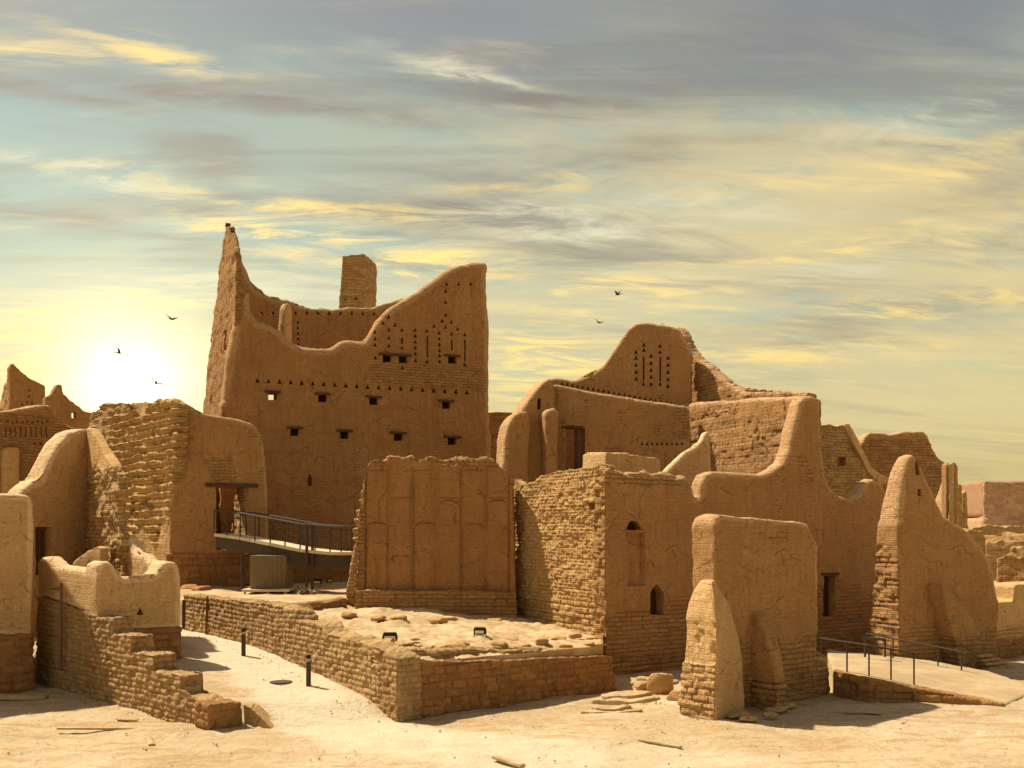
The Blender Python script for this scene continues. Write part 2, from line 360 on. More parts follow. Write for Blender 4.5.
def finish(me, voxel, sm=4, disp=None, cut=None, attrs=True, sharp=50, rim=None):
    mods = [('REMESH', dict(mode='VOXEL', voxel_size=voxel, use_smooth_shade=True))]
    if sm: mods.append(('SMOOTH', dict(factor=.5, iterations=sm)))
    me = evalmesh(me, mods)
    n = len(me.vertices)
    P = np.empty(n * 3, np.float32); me.vertices.foreach_get('co', P); P = P.reshape(-1, 3).astype(np.float64)
    Nn = np.empty(n * 3, np.float32); me.vertex_normals.foreach_get('vector', Nn); Nn = Nn.reshape(-1, 3)
    ex = np.zeros(n); tone = np.full(n, .5)
    cap = np.zeros(n)
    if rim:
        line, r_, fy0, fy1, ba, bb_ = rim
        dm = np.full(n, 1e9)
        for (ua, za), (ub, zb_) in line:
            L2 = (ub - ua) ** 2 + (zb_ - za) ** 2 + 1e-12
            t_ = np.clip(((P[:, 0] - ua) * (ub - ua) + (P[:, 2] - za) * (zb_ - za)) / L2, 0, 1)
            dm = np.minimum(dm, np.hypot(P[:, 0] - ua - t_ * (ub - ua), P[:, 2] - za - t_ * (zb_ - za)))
        cap = 1 - sst(dm + .04 * fbm(P, 1.7, 77, 3), r_ * .9, r_ * 1.25)  # mask for the sunlight painted along the top rims
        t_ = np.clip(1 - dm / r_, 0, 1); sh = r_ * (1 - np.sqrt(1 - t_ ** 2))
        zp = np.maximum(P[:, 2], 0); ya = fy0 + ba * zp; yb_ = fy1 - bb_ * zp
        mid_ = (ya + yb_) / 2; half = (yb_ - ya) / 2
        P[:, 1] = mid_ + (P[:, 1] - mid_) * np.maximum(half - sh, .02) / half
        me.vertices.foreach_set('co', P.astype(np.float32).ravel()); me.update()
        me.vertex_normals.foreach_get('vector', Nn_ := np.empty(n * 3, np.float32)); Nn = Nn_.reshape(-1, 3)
    if disp:
        d, ex, tone = disp(P, Nn)
        if d.ndim == 1: Q = P + Nn * d[:, None]
        else: Q = P + d
        me.vertices.foreach_set('co', Q.astype(np.float32).ravel())
    for nm, arr in (('exp', ex), ('tone', tone), ('cap', cap)):
        at = me.attributes.new(nm, 'FLOAT', 'POINT'); at.data.foreach_set('value', np.asarray(arr, np.float32) * np.ones(n, np.float32))
    me.update()
    if cut is not None:
        co = bpy.data.objects.new('cutwork', cut); C.objects.link(co)
        me2 = evalmesh(me, [('BOOLEAN', dict(operation='DIFFERENCE', object=co, solver='MANIFOLD'))])
        if len(me2.polygons) < 50:
            print('MANIFOLD boolean failed', len(me.polygons)); me2 = evalmesh(me, [('BOOLEAN', dict(operation='DIFFERENCE', object=co, solver='EXACT'))])
        me = me2
        bpy.data.objects.remove(co)
    me.polygons.foreach_set('use_smooth', [True] * len(me.polygons))
    me.set_sharp_from_angle(angle=math.radians(sharp))
    return me

# relief recipes: each returns (offset along normal, exposed mask, tone)
def d_plaster(seed=0, amp=.035, low=None, patch=0.0):
    def f(P, Nn):
        d = amp * fbm(P, .55, seed, 3) + amp * .35 * fbm(P, 3.0, seed + 3, 3)
        ex = np.zeros(len(P))
        if low is not None: ex = 1 - sst(P[:, 2] + .35 * fbm(P, .8, seed + 9, 3), low - .12, low + .12)
        if patch: ex = np.maximum(ex, sst(fbm(P, .45, seed + 21, 4), .75 - patch, .9 - patch))
        d = d - .03 * ex + ex * .02 * fbm(P, 5, seed + 31, 3)
        return d, ex, np.full(len(P), .5)
    return f
def d_brick(seed=0, amp=.05, rag=.05, ch=.16, bw=.4, edge=0.0, zt=None):
    def f(P, Nn):
        m, tone = masonry(P, ch, bw, seed, .022, .022, .03)
        d = m + amp * fbm(P, .6, seed, 3) + rag * fbm(P, 2.4, seed + 3, 4)
        return d, np.ones(len(P)), tone
    return f
def d_ledge(seed=0, per=.42, amp=.11):
    def f(P, Nn):
        zq = P[:, 2] / per + .2 * fbm(P, .5, seed, 2) + .10 * fbm(P, 2.5, seed + 1, 2)
        fr = zq - np.floor(zq)
        k = sst(fbm(P, .35, seed + 8, 3), -.5, .15)
        d = amp * k * (fr ** 1.5 * (1 - sst(fr, .82, 1.0)) * 1.6 - .5) + .07 * fbm(P, 2.8, seed + 2, 4) * (.4 + .6 * k) + .08 * fbm(P, .5, seed + 4, 2)
        hole = sst(fbm(P, 1.3, seed + 12, 3, 3.0), .55, .8)
        d = d - .16 * hole * k
        return d, np.full(len(P), .8), hsh(np.floor(zq), np.floor(P[:, 0] * 2), zq * 0, seed)
    return f
def d_stone(seed=0, ch=.19, bw=.42, groove=.04, amp=.025, wob=.05):
    def f(P, Nn):
        m, tone = masonry(P, ch, bw, seed, groove, amp, .045)
        return m + wob * fbm(P, .5, seed, 2) + .018 * fbm(P, 6, seed + 2, 3), np.ones(len(P)), tone
    return f

class Wall:
    """vertical plane through two picture columns at given depths; local x runs along it, y points away from the camera"""
    def __init__(s, pa, Ya, pb, Yb, parent=None):
        s.A = Vector((PX(pa, Ya), Ya)); B = Vector((PX(pb, Yb), Yb))
        s.L = (B - s.A).length; s.d = (B - s.A).normalized(); s.parent = parent
        s.nrm = Vector((-s.d.y, s.d.x))
        s.mw = Matrix(((s.d.x, s.nrm.x, 0, s.A.x), (s.d.y, s.nrm.y, 0, s.A.y), (0, 0, 1, 0), (0, 0, 0, 1)))
    def uz(s, px, py, off=0.0):
        k = (px - 512) / F
        ax, ay = s.A.x + s.nrm.x * off, s.A.y + s.nrm.y * off
        u = (k * ay - ax) / (s.d.x - k * s.d.y)
        Yd = ay + u * s.d.y
        return (u, PZ(py, Yd) if py is not None else None)
    def pts(s, outline, zb=-.3, off=0.0):
        return [(u, zb if z is None else z) for u, z in (s.uz(a, b, off) for a, b in outline)]
    def slab(s, name, outline, y0, y1, mat, voxel=.07, sm=4, disp=None, cuts=None, zb=-.3, batter=0.0, bb=None, raw=None, parent=None, sharp=50, extra=None, rim=None):
        bm = bmesh.new()
        bm_prism(bm, raw or s.pts(outline, zb, y0), y0, y1, batter, bb)
        if extra:
            for (o2, a, b) in extra: bm_prism(bm, o2, a, b)
        me = to_mesh(bm)
        cut = None
        if cuts:
            cb = bmesh.new()
            for poly, depth in cuts:
                p = [(s.uz(a, b, y0)) for a, b in poly] if not (len(poly[0]) == 3) else [(a, b) for a, b, _ in poly]
                bm_prism(cb, p, y0 - .6, y0 + depth)
            bmesh.ops.triangulate(cb, faces=cb.faces[:])
            cut = to_mesh(cb)
        rr = None
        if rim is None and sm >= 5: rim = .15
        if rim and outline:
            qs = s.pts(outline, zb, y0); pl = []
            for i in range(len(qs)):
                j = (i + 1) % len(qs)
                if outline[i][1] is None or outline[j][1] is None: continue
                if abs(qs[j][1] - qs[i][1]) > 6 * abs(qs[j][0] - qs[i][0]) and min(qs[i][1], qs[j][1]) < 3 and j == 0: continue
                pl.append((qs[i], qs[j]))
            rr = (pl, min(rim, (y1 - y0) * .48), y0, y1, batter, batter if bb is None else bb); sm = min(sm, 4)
        me = finish(me, voxel, sm, disp, cut, sharp=sharp, rim=rr)
        return link(name, me, mat, parent or s.parent, s.mw)
    def box(s, name, u0, u1, y0, y1, z0, z1, mat, bev=.01, parent=None):
        bm = bmesh.new()
        bmesh.ops.create_cube(bm, size=1)
        for v in bm.verts:
            v.co = Vector(((u0 + u1) / 2 + v.co.x * (u1 - u0), (y0 + y1) / 2 + v.co.y * (y1 - y0), (z0 + z1) / 2 + v.co.z * (z1 - z0)))
        if bev: bmesh.ops.bevel(bm, geom=bm.edges[:], offset=bev, segments=1, affect='EDGES')
        me = bpy.data.meshes.new(name); bm.to_mesh(me); bm.free()
        return link(name, me, mat, parent or s.parent, s.mw)

def bx(bm, c, s, rz=0.0, bev=0.0):
    r = bmesh.ops.create_cube(bm, size=1)
    mt = Matrix.Translation(Vector(c)) @ Matrix.Rotation(rz, 4, 'Z') @ Matrix.Diagonal((*s, 1))
    bmesh.ops.transform(bm, matrix=mt, verts=r['verts'])
def tube(bm, pts, r, seg=8):
    """round bar through points"""
    rings = []
    for i, p in enumerate(pts):
        p = Vector(p)
        a = Vector(pts[max(i - 1, 0)]); b = Vector(pts[min(i + 1, len(pts) - 1)])
        t = (b - a).normalized(); up = Vector((0, 0, 1)) if abs(t.z) < .95 else Vector((1, 0, 0))
        s = t.cross(up).normalized(); q = s.cross(t)
        rr = r[i] if isinstance(r, (list, tuple)) else r
        rings.append([bm.verts.new(p + (s * math.cos(x) + q * math.sin(x)) * rr) for x in [2 * math.pi * k / seg for k in range(seg)]])
    for A, B in zip(rings, rings[1:]):
        for k in range(seg): bm.faces.new((A[k], A[(k + 1) % seg], B[(k + 1) % seg], B[k]))
    bm.faces.new(rings[0][::-1]); bm.faces.new(rings[-1])
def bobj(name, bm, mat, parent=None, loc=(0, 0, 0), smooth=False):
    bmesh.ops.recalc_face_normals(bm, faces=bm.faces)
    me = bpy.data.meshes.new(name); bm.to_mesh(me); bm.free()
    if smooth:
        me.polygons.foreach_set('use_smooth', [True] * len(me.polygons)); me.set_sharp_from_angle(angle=math.radians(45))
    return link(name, me, mat, parent, Matrix.Translation(Vector(loc)))

# ------------------------------------------------------------------ ground
def S1(v, lo, hi):
    t = min(1, max(0, (v - lo) / (hi - lo))); return t * t * (3 - 2 * t)
def gz(x, y):
    dE = (x + 6.7) * .69 + (y - 22.1) * .73
    t = (x + 5.3) * -.35 + (y - 22.1) * .94
    h = .44 * S1(t, -.2, 1.6) + .56 * S1(t, 1, 9.5)
    h *= S1(dE, .05, .3) * S1(-x, 1.5, 4.5)
    if x < -5.0: h *= max(S1((x + 6.16) * .46 + (y - 22.8) * .89, .0, .14), S1(x, -5.35, -5.0))
    return h
def axis(lo, hi, fine_lo, fine_hi, step):
    r = list(np.arange(fine_lo, fine_hi, step)); d, v = step, fine_lo
    while v > lo: d *= 1.35; v -= d; r.insert(0, v)
    d, v = step, r[-1]
    while v < hi: d *= 1.35; v += d; r.append(v)
    return r
xs = axis(-3000, 3000, -19, 22, .16); ys = axis(-60, 5000, 14, 44, .16)
GX, GY = np.meshgrid(xs, ys)
P0 = np.stack([GX.ravel(), GY.ravel(), GX.ravel() * 0], 1)
near = (P0[:, 0] > -25) & (P0[:, 0] < 30) & (P0[:, 1] > 8) & (P0[:, 1] < 55)
lay = fbm(np.stack([P0[:, 0] * .5, P0[:, 1], P0[:, 2]], 1), .8, 4, 4)
rel = .02 * lay + .015 * fbm(P0, 3.0, 8, 3)
# low rock shelves break the plaza into flat slabs
q = lay * 3; st = (np.floor(q) + sst(q - np.floor(q), .42, .58)) / 3
rel = rel + .035 * st
hz = np.array([gz(a, b) for a, b in zip(P0[:, 0], P0[:, 1])])
rel = np.where(hz > .12, rel * .4, rel)
P0[:, 2] = hz + np.where(near, rel, 0) - .03
nx, ny = len(xs), len(ys)
idx = np.arange(nx * ny).reshape(ny, nx)
faces = np.stack([idx[:-1, :-1].ravel(), idx[:-1, 1:].ravel(), idx[1:, 1:].ravel(), idx[1:, :-1].ravel()], 1)
me = bpy.data.meshes.new('ground'); me.from_pydata(P0.tolist(), [], faces.tolist())
me.polygons.foreach_set('use_smooth', [True] * len(me.polygons))
g = link('ground', me, GROUND); g['kind'] = 'structure'
def ground_at(x, y): return gz(x, y)

# pale trodden path: worn into the ground, stored as a weight on the sheet
pc = [(-13, 38, .9), (-11.2, 34.2, .75), (-9.4, 31.2, .9), (-7.5, 28.0, 1.1), (-5.6, 25.2, 1.2), (-4.3, 22.9, 1.4), (-2.4, 21.2, 1.6), (.5, 19.8, 1.6), (4, 18.8, 1.6)]
wgt = np.zeros(len(P0))
for (xa, ya, ra), (xb, yb, rb) in zip(pc, pc[1:]):
    t_ = np.clip(((P0[:, 0] - xa) * (xb - xa) + (P0[:, 1] - ya) * (yb - ya)) / ((xb - xa) ** 2 + (yb - ya) ** 2), 0, 1)
    dd_ = np.hypot(P0[:, 0] - xa - t_ * (xb - xa), P0[:, 1] - ya - t_ * (yb - ya)) / (ra + (rb - ra) * t_)
    wgt = np.maximum(wgt, (1 - sst(dd_ + .18 * fbm(P0, 1.6, 3, 3), .75, 1.15)) * (1 - .5 * sst(t_ * 0 + xb, -1, 4)))
me.attributes.new('path', 'FLOAT', 'POINT').data.foreach_set('value', wgt.astype(np.float32))
# ------------------------------------------------------------------ front stone terrace
T = thing('stone_terrace', 'low terrace of pale stone courses with earth top below the panelled wall', 'terrace', (-2.77, 23.3, 0))
wl = Wall(183, 35, 397, 23.3, T)
wl.slab('retaining_wall', [(183, 594), (225, 599), (270, 604), (292, 610), (297, 621), (318, 624), (326, 633), (350, 641), (374, 645), (392, 655), (397, 660), (397, None), (183, None)],
        0, .7, STONE, .036, 1, d_stone(3, .14, .26, .026, .016, .02))
wr = Wall(395.5, 23.3, 618, 27.7, T)
wr.slab('front_wall', [(396, 659), (450, 661), (520, 660), (580, 657), (612, 655), (619, 690), (619, None), (396, None)],
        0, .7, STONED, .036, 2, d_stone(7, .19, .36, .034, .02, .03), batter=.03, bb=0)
def flat_prism(name, poly, z0, ztop, mat, parent, voxel=.09, topf=None, disp_amp=.03, seed=0):
    bm = bmesh.new()
    a = [bm.verts.new((x, y, z0)) for x, y in poly]; b = [bm.verts.new((x, y, ztop)) for x, y in poly]
    bm.faces.new(a[::-1]); bm.faces.new(b)
    for i in range(len(poly)):
        j = (i + 1) % len(poly); bm.faces.new((a[i], a[j], b[j], b[i]))
    me = to_mesh(bm)
    def f(P, Nn):
        up = sst(P[:, 2], ztop - .25, ztop - .05)
        D = np.zeros_like(P); D += Nn * (disp_amp * fbm(P, 1.2, seed, 4))[:, None]
        if topf: D[:, 2] += up * (topf(P) - ztop)
        return D, np.zeros(len(P)), np.full(len(P), .5)
    me = finish(me, voxel, 2, f)
    return link(name, me, mat, parent, Matrix.Identity(4))
def terr_top(P):
    x, y = P[:, 0], P[:, 1]
    b = 1.42 - .085 * np.clip(x + 2.77, -1, 8) + .022 * (y - 24)
    n = fbm(P, 1.1, 77, 4)
    q = n * 2.6; return b + .09 * (np.floor(q) + sst(q - np.floor(q), .42, .58)) / 2.6 - .05 + .035 * fbm(P, 3.5, 5, 3)
flat_prism('terrace_floor', [(-2.5, 23.75), (2.55, 27.75), (2.9, 31.5), (.3, 37.5), (-6.1, 37), (-8.6, 33), (-8.8, 31.6)], 0, 1.5, TERR, T, .06, terr_top)
# loose low courses lying on the terrace behind its front wall
for k, (off, h, c0, c1) in enumerate(((.75, .13, 0.0, .98), (1.5, .20, .02, .8))):
    pa, pb = wr.A + wr.nrm * off + wr.d * (c0 * wr.L), wr.A + wr.nrm * off + wr.d * (c1 * wr.L)
    zt0, zt1 = 1.42 + h, .95 + h
    pts = []
    n = 14
    for i in range(n + 1):
        t = i / n; pts.append((c0 * wr.L + (c1 - c0) * wr.L * t, zt0 + (zt1 - zt0) * t + random.Random(k * 50 + i).uniform(-.05, .05)))
    pts += [(pts[-1][0], .5), (c0 * wr.L, .5)]
    wr.slab('stone_course', None, off, off + .45, STONE, .04, 1, d_stone(31 + k, .13, .5, .05, .05, .10), raw=pts)
for k, (off, h, c0, c1) in enumerate(((.85, .12, .25, .92), )):
    pts = []
    for i in range(11):
        u = c0 * wl.L + (c1 - c0) * wl.L * i / 10
        pts.append((u, 1.50 + h + random.Random(k * 50 + i + 500).uniform(-.04, .04)))
    pts += [(c1 * wl.L, .5), (c0 * wl.L, .5)]
    wl.slab('stone_course', None, off, off + .4, STONE, .05, 1, d_stone(41 + k, .13, .5, .05, .05, .08), raw=pts[0:])

# upper earth platform the bridge stands on
U = thing('upper_terrace', 'upper earth platform under the footbridge edged by brown mud kerb', 'terrace', (-8, 35, 0))
flat_prism('platform_floor', [(-11.55, 35.6), (-8.2, 32.9), (-7.4, 33.4), (-5.9, 36.2), (-5.2, 49), (-24, 52), (-21, 42), (-14.5, 38.5)], 0, 2.03, TERR, U, .12,
           lambda P: 2.03 + .03 * fbm(P, 1.0, 9, 3) - .0 * P[:, 0])
ku = Wall(270, 33.0, 348, 35.4, U)
ku.slab('kerb_wall', [(268, 603), (300, 603), (330, 601), (348, 597), (348, None), (268, None)], -.05, .45, MUDD, .05, 3, d_brick(61, .03, .02, .2, .4), zb=1.0)

# ------------------------------------------------------------------ panelled wall
Tp = thing('panelled_wall', 'free-standing ruined wall with shallow arched panels and ragged crumbling edges', 'wall', (-2.8, 33.5, 0))
wp = Wall(345, 35.5, 516, 35.3, Tp)
out = [(352, 600), (353, 580), (356, 560), (354, 545), (358, 525), (357, 510), (361, 495), (363, 478), (366, 466), (371, 459), (384, 458), (388, 455), (400, 457), (412, 455), (420, 458), (430, 456), (445, 459), (455, 456), (470, 458), (480, 459), (490, 458), (497, 466), (506, 470), (512, 480), (514, 520), (515, 560), (516, 600), (516, None), (352, None)]
def d_panel(P, Nn):
    u, z = P[:, 0], P[:, 2]
    ub = wp.uz(364, 530)[0]; ue = wp.uz(510, 530)[0]
    d = .03 * fbm(P, .6, 2, 3) + .012 * fbm(P, 4, 3, 3)
    front = Nn[:, 1] < -.6
    cells = 6; wdt = (ue - ub) / cells
    q = (u - ub) / wdt; k = np.clip(np.floor(q), 0, cells - 1); lx = np.abs(q - k - .5) * wdt
    ztop = np.where(k % 2 == 0, PZ(522, 35.4), PZ(552, 35.4)); ztop = np.where(k >= 3, np.where(k % 2 == 0, PZ(523, 35.4), PZ(500, 35.4)), ztop)
    ztop = np.where(k == 1, PZ(555, 35.4), ztop)
    # grooves between the panels and over their heads
    line = np.exp(-((wdt / 2 - lx - .03) / .028) ** 2)
    arch = ztop - .25 * (lx / (wdt / 2)) ** 3
    line = np.maximum(line, np.exp(-((z - arch) / .03) ** 2))
    line = np.maximum(line, .8 * np.exp(-((z - np.where(k % 2 == 1, PZ(497, 35.4), PZ(470, 35.4))) / .03) ** 2))
    line *= (z < PZ(468, 35.4)) & (z > PZ(592, 35.4)) & (u > ub) & (u < ue)
    raised = ((k % 2 == 0) & (z < arch)) * .03
    d = d + front * (-.08 * line - raised * (u > ub) * (u < ue) * (z > PZ(592, 35.4)))
    edge = sst(z + .25 * fbm(P, 1.5, 9, 3), PZ(466, 35.4), PZ(458, 35.4)); left = 1 - sst(u, wp.uz(360, 530)[0] - .1, wp.uz(372, 530)[0])
    e = np.maximum(edge, left)
    d = d + e * (.11 * fbm(P, 2.6, 14, 4) + .05 * fbm(P, 8, 15, 2)) - .03 * e
    return d, np.maximum(e, .12 * (fbm(P, .8, 19, 3) > 0)), np.full(len(P), .5)
wp.slab('wall', out, 0, 1.0, MUDD, .05, 3, d_panel, batter=.02, bb=0)
wp.slab('plinth', [(354, 590), (517, 591), (518, None), (354, None)], -.32, .05, MUD, .05, 4, d_brick(73, .03, .02, .25, .5), zb=.8)
# crumbled stump at the left of the wall
wp.slab('broken_end', [(343, 612), (345, 590), (350, 575), (352, 560), (356, 545), (354, 528), (358, 508), (362, 490), (366, 478), (372, 490), (370, 600), (370, None), (343, None)], .35, 1.15, RUIN, .055, 3, d_ledge(77, .33, .12), zb=.8)

# ------------------------------------------------------------------ central building
Tc = thing('mud_brick_house', 'mud brick house with eroded sunlit end wall, arched niche and pointed window', 'house', (3.05, 30.5, 0))
we = Wall(514, 36.2, 610, 30.5, Tc)
we.slab('eroded_wall', [(510, 478), (516, 482), (522, 485), (530, 481), (543, 474), (556, 470), (575, 468), (590, 466), (598, 463), (603, 464), (604, 480), (604, None), (510, None)],
        0, .5, RUIN, .036, 3, lambda P, Nn: (lambda a, b: (a[0] * (1 - b) + b * d_stone(92, .2, .4, .04, .03)(P, Nn)[0], a[1] * (1 - b) + b * .7, a[2]))(
            (.06 * fbm(P, 1.1, 81, 4) + .025 * fbm(P, 5, 82, 3) + .022 * fbm(P, 14, 85, 2) + masonry(P, .115, .24, 83, .022, .02)[0], np.full(len(P), .5), masonry(P, .14, .3, 83)[1]),
            1 - sst(P[:, 2] + .2 * fbm(P, 1, 88, 2), 2.0, 2.3)), batter=.015, bb=0,
        cuts=[([(586, 503), (595, 502), (597, 509), (588, 511)], .5)])
wf = Wall(609, 30.5, 892, 37.5, Tc)
def recipe_f(P, Nn):
    base = d_plaster(95, .045, 2.0, .12)(P, Nn)
    u, z = P[:, 0], P[:, 2]
    front = (Nn[:, 1] < -.5)
    u0, u1 = wf.uz(629, 560)[0], wf.uz(645, 560)[0]
    rec = sst(u, u0 - .03, u0 + .03) * (1 - sst(u, u1 - .03, u1 + .03)) * sst(z, PZ(586, 31), PZ(584, 31)) * (1 - sst(z, PZ(533, 31), PZ(531, 31)))
    d = base[0] - .2 * rec * front
    s = 1 - sst(z, 1.6, 1.9)
    d = d + s * front * masonry(P, .22, .42, 97, .02, .012)[0]
    # ragged brick edge along the top of the first length
    top = (u < wf.uz(697, 480)[0] - .1) * sst(z + .3 * fbm(P, 1.8, 99, 3), PZ(487, 31.5), PZ(478, 31.5))
    d = d + top * (.10 * fbm(P, 3, 101, 4) - .03)
    end = (Nn[:, 0] < -.35) * (u < .6) * 1.0
    mm_ = masonry(P, .14, .3, 83, .03, .03)
    d = d + end * (.06 * fbm(P, 4.5, 82, 3) + mm_[0])
    return d, np.maximum(np.maximum(base[1], top), end * .7), np.where(end > 0, mm_[1], base[2])
def semi(cx, cy, rx, ry, n=7): return [(cx + rx * math.cos(math.pi * i / n), cy - ry * math.sin(math.pi * i / n)) for i in range(n + 1)]
def pointed(x0, x1, yt, ys_, yb): return [(x0, yb), (x0, ys_), (x0 + (x1 - x0) * .22, ys_ - (ys_ - yt) * .55), ((x0 + x1) / 2, yt), (x1 - (x1 - x0) * .22, ys_ - (ys_ - yt) * .55), (x1, ys_), (x1, yb)]
wf.slab('facade', [(606, 466), (616, 468), (630, 470), (650, 472), (668, 473), (688, 475), (694, 479), (697, 492), (699, 499), (702, 494), (704, 482), (708, 474), (715, 471), (740, 474), (765, 474), (775, 470), (786, 461), (792, 445), (797, 424), (802, 404), (807, 396), (815, 395), (822, 398), (823, 420), (825, 455), (827, 476), (832, 488), (842, 496), (852, 498), (862, 492), (868, 482), (877, 478), (886, 484), (891, 496), (893, 520), (894, None), (606, None)],
        0, .7, MUD, .055, 9, recipe_f, batter=.012, bb=0,
        cuts=[([(627.5, 530)][:0] + semi(635, 530, 7.2, 9.5), .55), (pointed(650.5, 664, 584, 593, 615), .6), ([(824.5, 576), (836, 576), (836, 617), (824.5, 617)], .6)])
wf.slab('stone_footing', [(608, 656), (700, 651), (820, 640), (880, 632), (880, None), (608, None)], -.07, .05, MUDD, .05, 2, d_stone(103, .2, .4, .03, .02, .02))
lb = wf.uz(822.5, 575); lc = wf.uz(838.5, 575)
win = wf.box('window', wf.uz(825, 600)[0] - .03, wf.uz(836, 600)[0] + .03, .35, .42, wf.uz(830, 617)[1], wf.uz(830, 576)[1] + .03, SHADOWW)
wf.box('lintel', lb[0], lc[0], -.05, .2, lb[1] - .02, lb[1] + .07, WOOD, parent=win)
u0 = wf.uz(650, 600)[0]; u1 = wf.uz(664.5, 600)[0]
wf.box('window', u0, u1, .40, .47, wf.uz(657, 616)[1], wf.uz(657, 583)[1], SHADOWW)
wf.box('window', wf.uz(627, 525)[0], wf.uz(643.5, 525)[0], .36, .44, wf.uz(635, 531)[1], wf.uz(635, 519)[1], SHADOWW)
wf.box('sill', wf.uz(626.5, 531)[0], wf.uz(644.5, 531)[0], -.05, .2, wf.uz(635, 532.3)[1], wf.uz(635, 530.2)[1], MUD)
# inner face of the tall fin: side wing running back from the house
wb = Wall(800, 39.2, 804, 44, Tc)

# ------------------------------------------------------------------ courtyard house behind
Th = thing('gabled_courtyard_house', 'mud house with high curved gable pierced by niches and a lit right wall', 'house', (3, 43, 0))
wg = Wall(548, 45.5, 684, 44.5, Th)
tri = lambda x, y, s=1.9: [(x - s, y + s), (x, y - s * 1.3), (x + s, y + s)]
cuts = []
for x, yy in ((636, (352, 358, 365, 372, 379)), (644, (345, 350)), (643.5, (384,)), (651, (356, 363, 370, 377, 384)), (660, (346, 352)), (660, (384, )), (668, (358, 365, 372, 379, 386))):
    for y in yy: cuts.append((tri(x, y), .35))
for x in (643.7, 660.3): cuts.append(([(x - .8, 381), (x - .8, 357), (x + .8, 357), (x + .8, 381)], .35))
for i in range(22): cuts.append((tri(562 + i * 5.2, 383.5 + i * .95, 1.5), .3))
wg.slab('gable_wall', [(547, 378), (556, 377), (575, 380), (590, 375), (602, 366), (611, 353), (620, 340), (628, 329), (636, 322.5), (646, 321.5), (660, 323.5), (674, 326), (680, 330), (686, 340), (692, 352), (692, None), (547, None)],
        0, .7, MUD, .08, 6, d_plaster(111, .05), cuts=cuts, zb=2)
wq = Wall(546, 43.2, 686, 42.6, Th)
door = [(566, 470), (566, 428), (585, 428), (585, 470)]
wq.slab('front_wall', [(545, 390), (548, 385), (556, 383.5), (575, 387), (600, 392), (640, 399), (684, 405), (690, 407), (690, None), (545, None)], 0, .6, MUD, .07, 6, d_plaster(113, .05, None, .1),
        cuts=[(door, .8)] + [(tri(642 + 5 * i, 443.5 + (i % 2) * .3, 1.5), .3) for i in range(9)], zb=1.5)
u0, u1 = wq.uz(565, 450)[0], wq.uz(586, 450)[0]
dr = wq.box('door', (u0 + u1) / 2 + .1, u1, .3, .38, wq.uz(575, 472)[1], wq.uz(575, 428)[1], WOODR)
wq.box('door_post', (u0 + u1) / 2 - .06, (u0 + u1) / 2 + .08, .2, .36, wq.uz(575, 472)[1], wq.uz(575, 428)[1], WOOD, parent=dr)
wq.box('lintel', u0 - .15, u1 + .25, -.05, .35, wq.uz(575, 428)[1], wq.uz(575, 426)[1], WOOD)
# lit right wall, coming forward from the inner corner
wr2 = Wall(680, 44.2, 806, 36.9, Th)
def d_crack(P, Nn):
    a = fbm(P, .8, 121, 4); c = np.exp(-(a / .035) ** 2)
    b = d_plaster(122, .05, None, .35)(P, Nn)
    m, tone = masonry(P, .30, .62, 125, .03, .015)
    k = sst(fbm(P, .4, 129, 3), -.1, .5)
    return b[0] - .07 * c + m * k, np.maximum(b[1], k * .6), tone
wr2.slab('right_wall', [(680, 404), (700, 402), (740, 399), (780, 397), (799, 396), (808, 398), (808, None), (680, None)], 0, .7, MUD, .06, 6, d_crack, zb=1.5)
wr3 = Wall(678, 46.2, 812, 38.4, Th)
wr3.slab('upper_right_wall', [(675, 327), (680, 331), (685, 342), (690, 352), (698, 360), (708, 366), (716, 373), (726, 381), (737, 388), (748, 392), (765, 391), (790, 390), (806, 392), (806, None), (675, None)], 0, .6, MUD, .07, 6, d_brick(131, .05, .03, .22, .45), zb=4)
# rounded piers at the left corner
Wk = Wall(500, 41.5, 560, 42.2, Th)
Wk.slab('corner_pier', [(503, 470), (504, 440), (507, 425), (513, 415), (520, 411), (528, 412), (530, 420), (530, None), (502, None)], 0, 1.3, MUD, .07, 8, d_plaster(133, .06), zb=2)
Wk.slab('corner_pier', [(518, 420), (522, 408), (530, 396), (538, 386), (545, 379), (550, 377), (556, 384), (556, None), (517, None)], .5, 2.2, MUD, .07, 9, d_plaster(135, .06), zb=2, cuts=[([(537.5, 399), (541, 398), (541, 409), (537.5, 410)], .5)])
Wk.slab('corner_pier', [(546, 412), (549, 409), (555, 408), (558, 411), (558, None), (546, None)], -.3, .5, MUD, .07, 7, d_plaster(137, .05), zb=2)
T = thing('parapet_block', 'small flat-topped mud parapet between ragged end wall and door', 'parapet', (5, 37, 0))
wz = Wall(605, 36.6, 664, 37.8, T)
wz.slab('parapet', [(606, 452.5), (630, 454), (655, 457), (661, 459), (662, None), (605, None)], 0, 1.2, NEW, .06, 4, d_plaster(139, .03), zb=4)
wz2 = Wall(583, 39.6, 606.5, 36.7, T)
wz2.slab('parapet_end', [(583, 454.5), (588, 452.5), (607, 452.5), (607, None), (583, None)], 0, .9, NEW, .06, 4, d_plaster(140, .03), zb=4)
T = thing('curved_fin_wall', 'curved fin of plastered mud wall rising beside the cracked right wall', 'wall', (7, 38, 0))
Wall(664, 38.2, 712, 38.3, T).slab('fin', [(664, 472), (672, 464), (684, 452), (694, 446), (700, 440), (704, 432), (708, 430), (711, 434), (712, 470), (712, None), (664, None)], 0, .55, NEW, .06, 6, d_plaster(141, .04), zb=3)

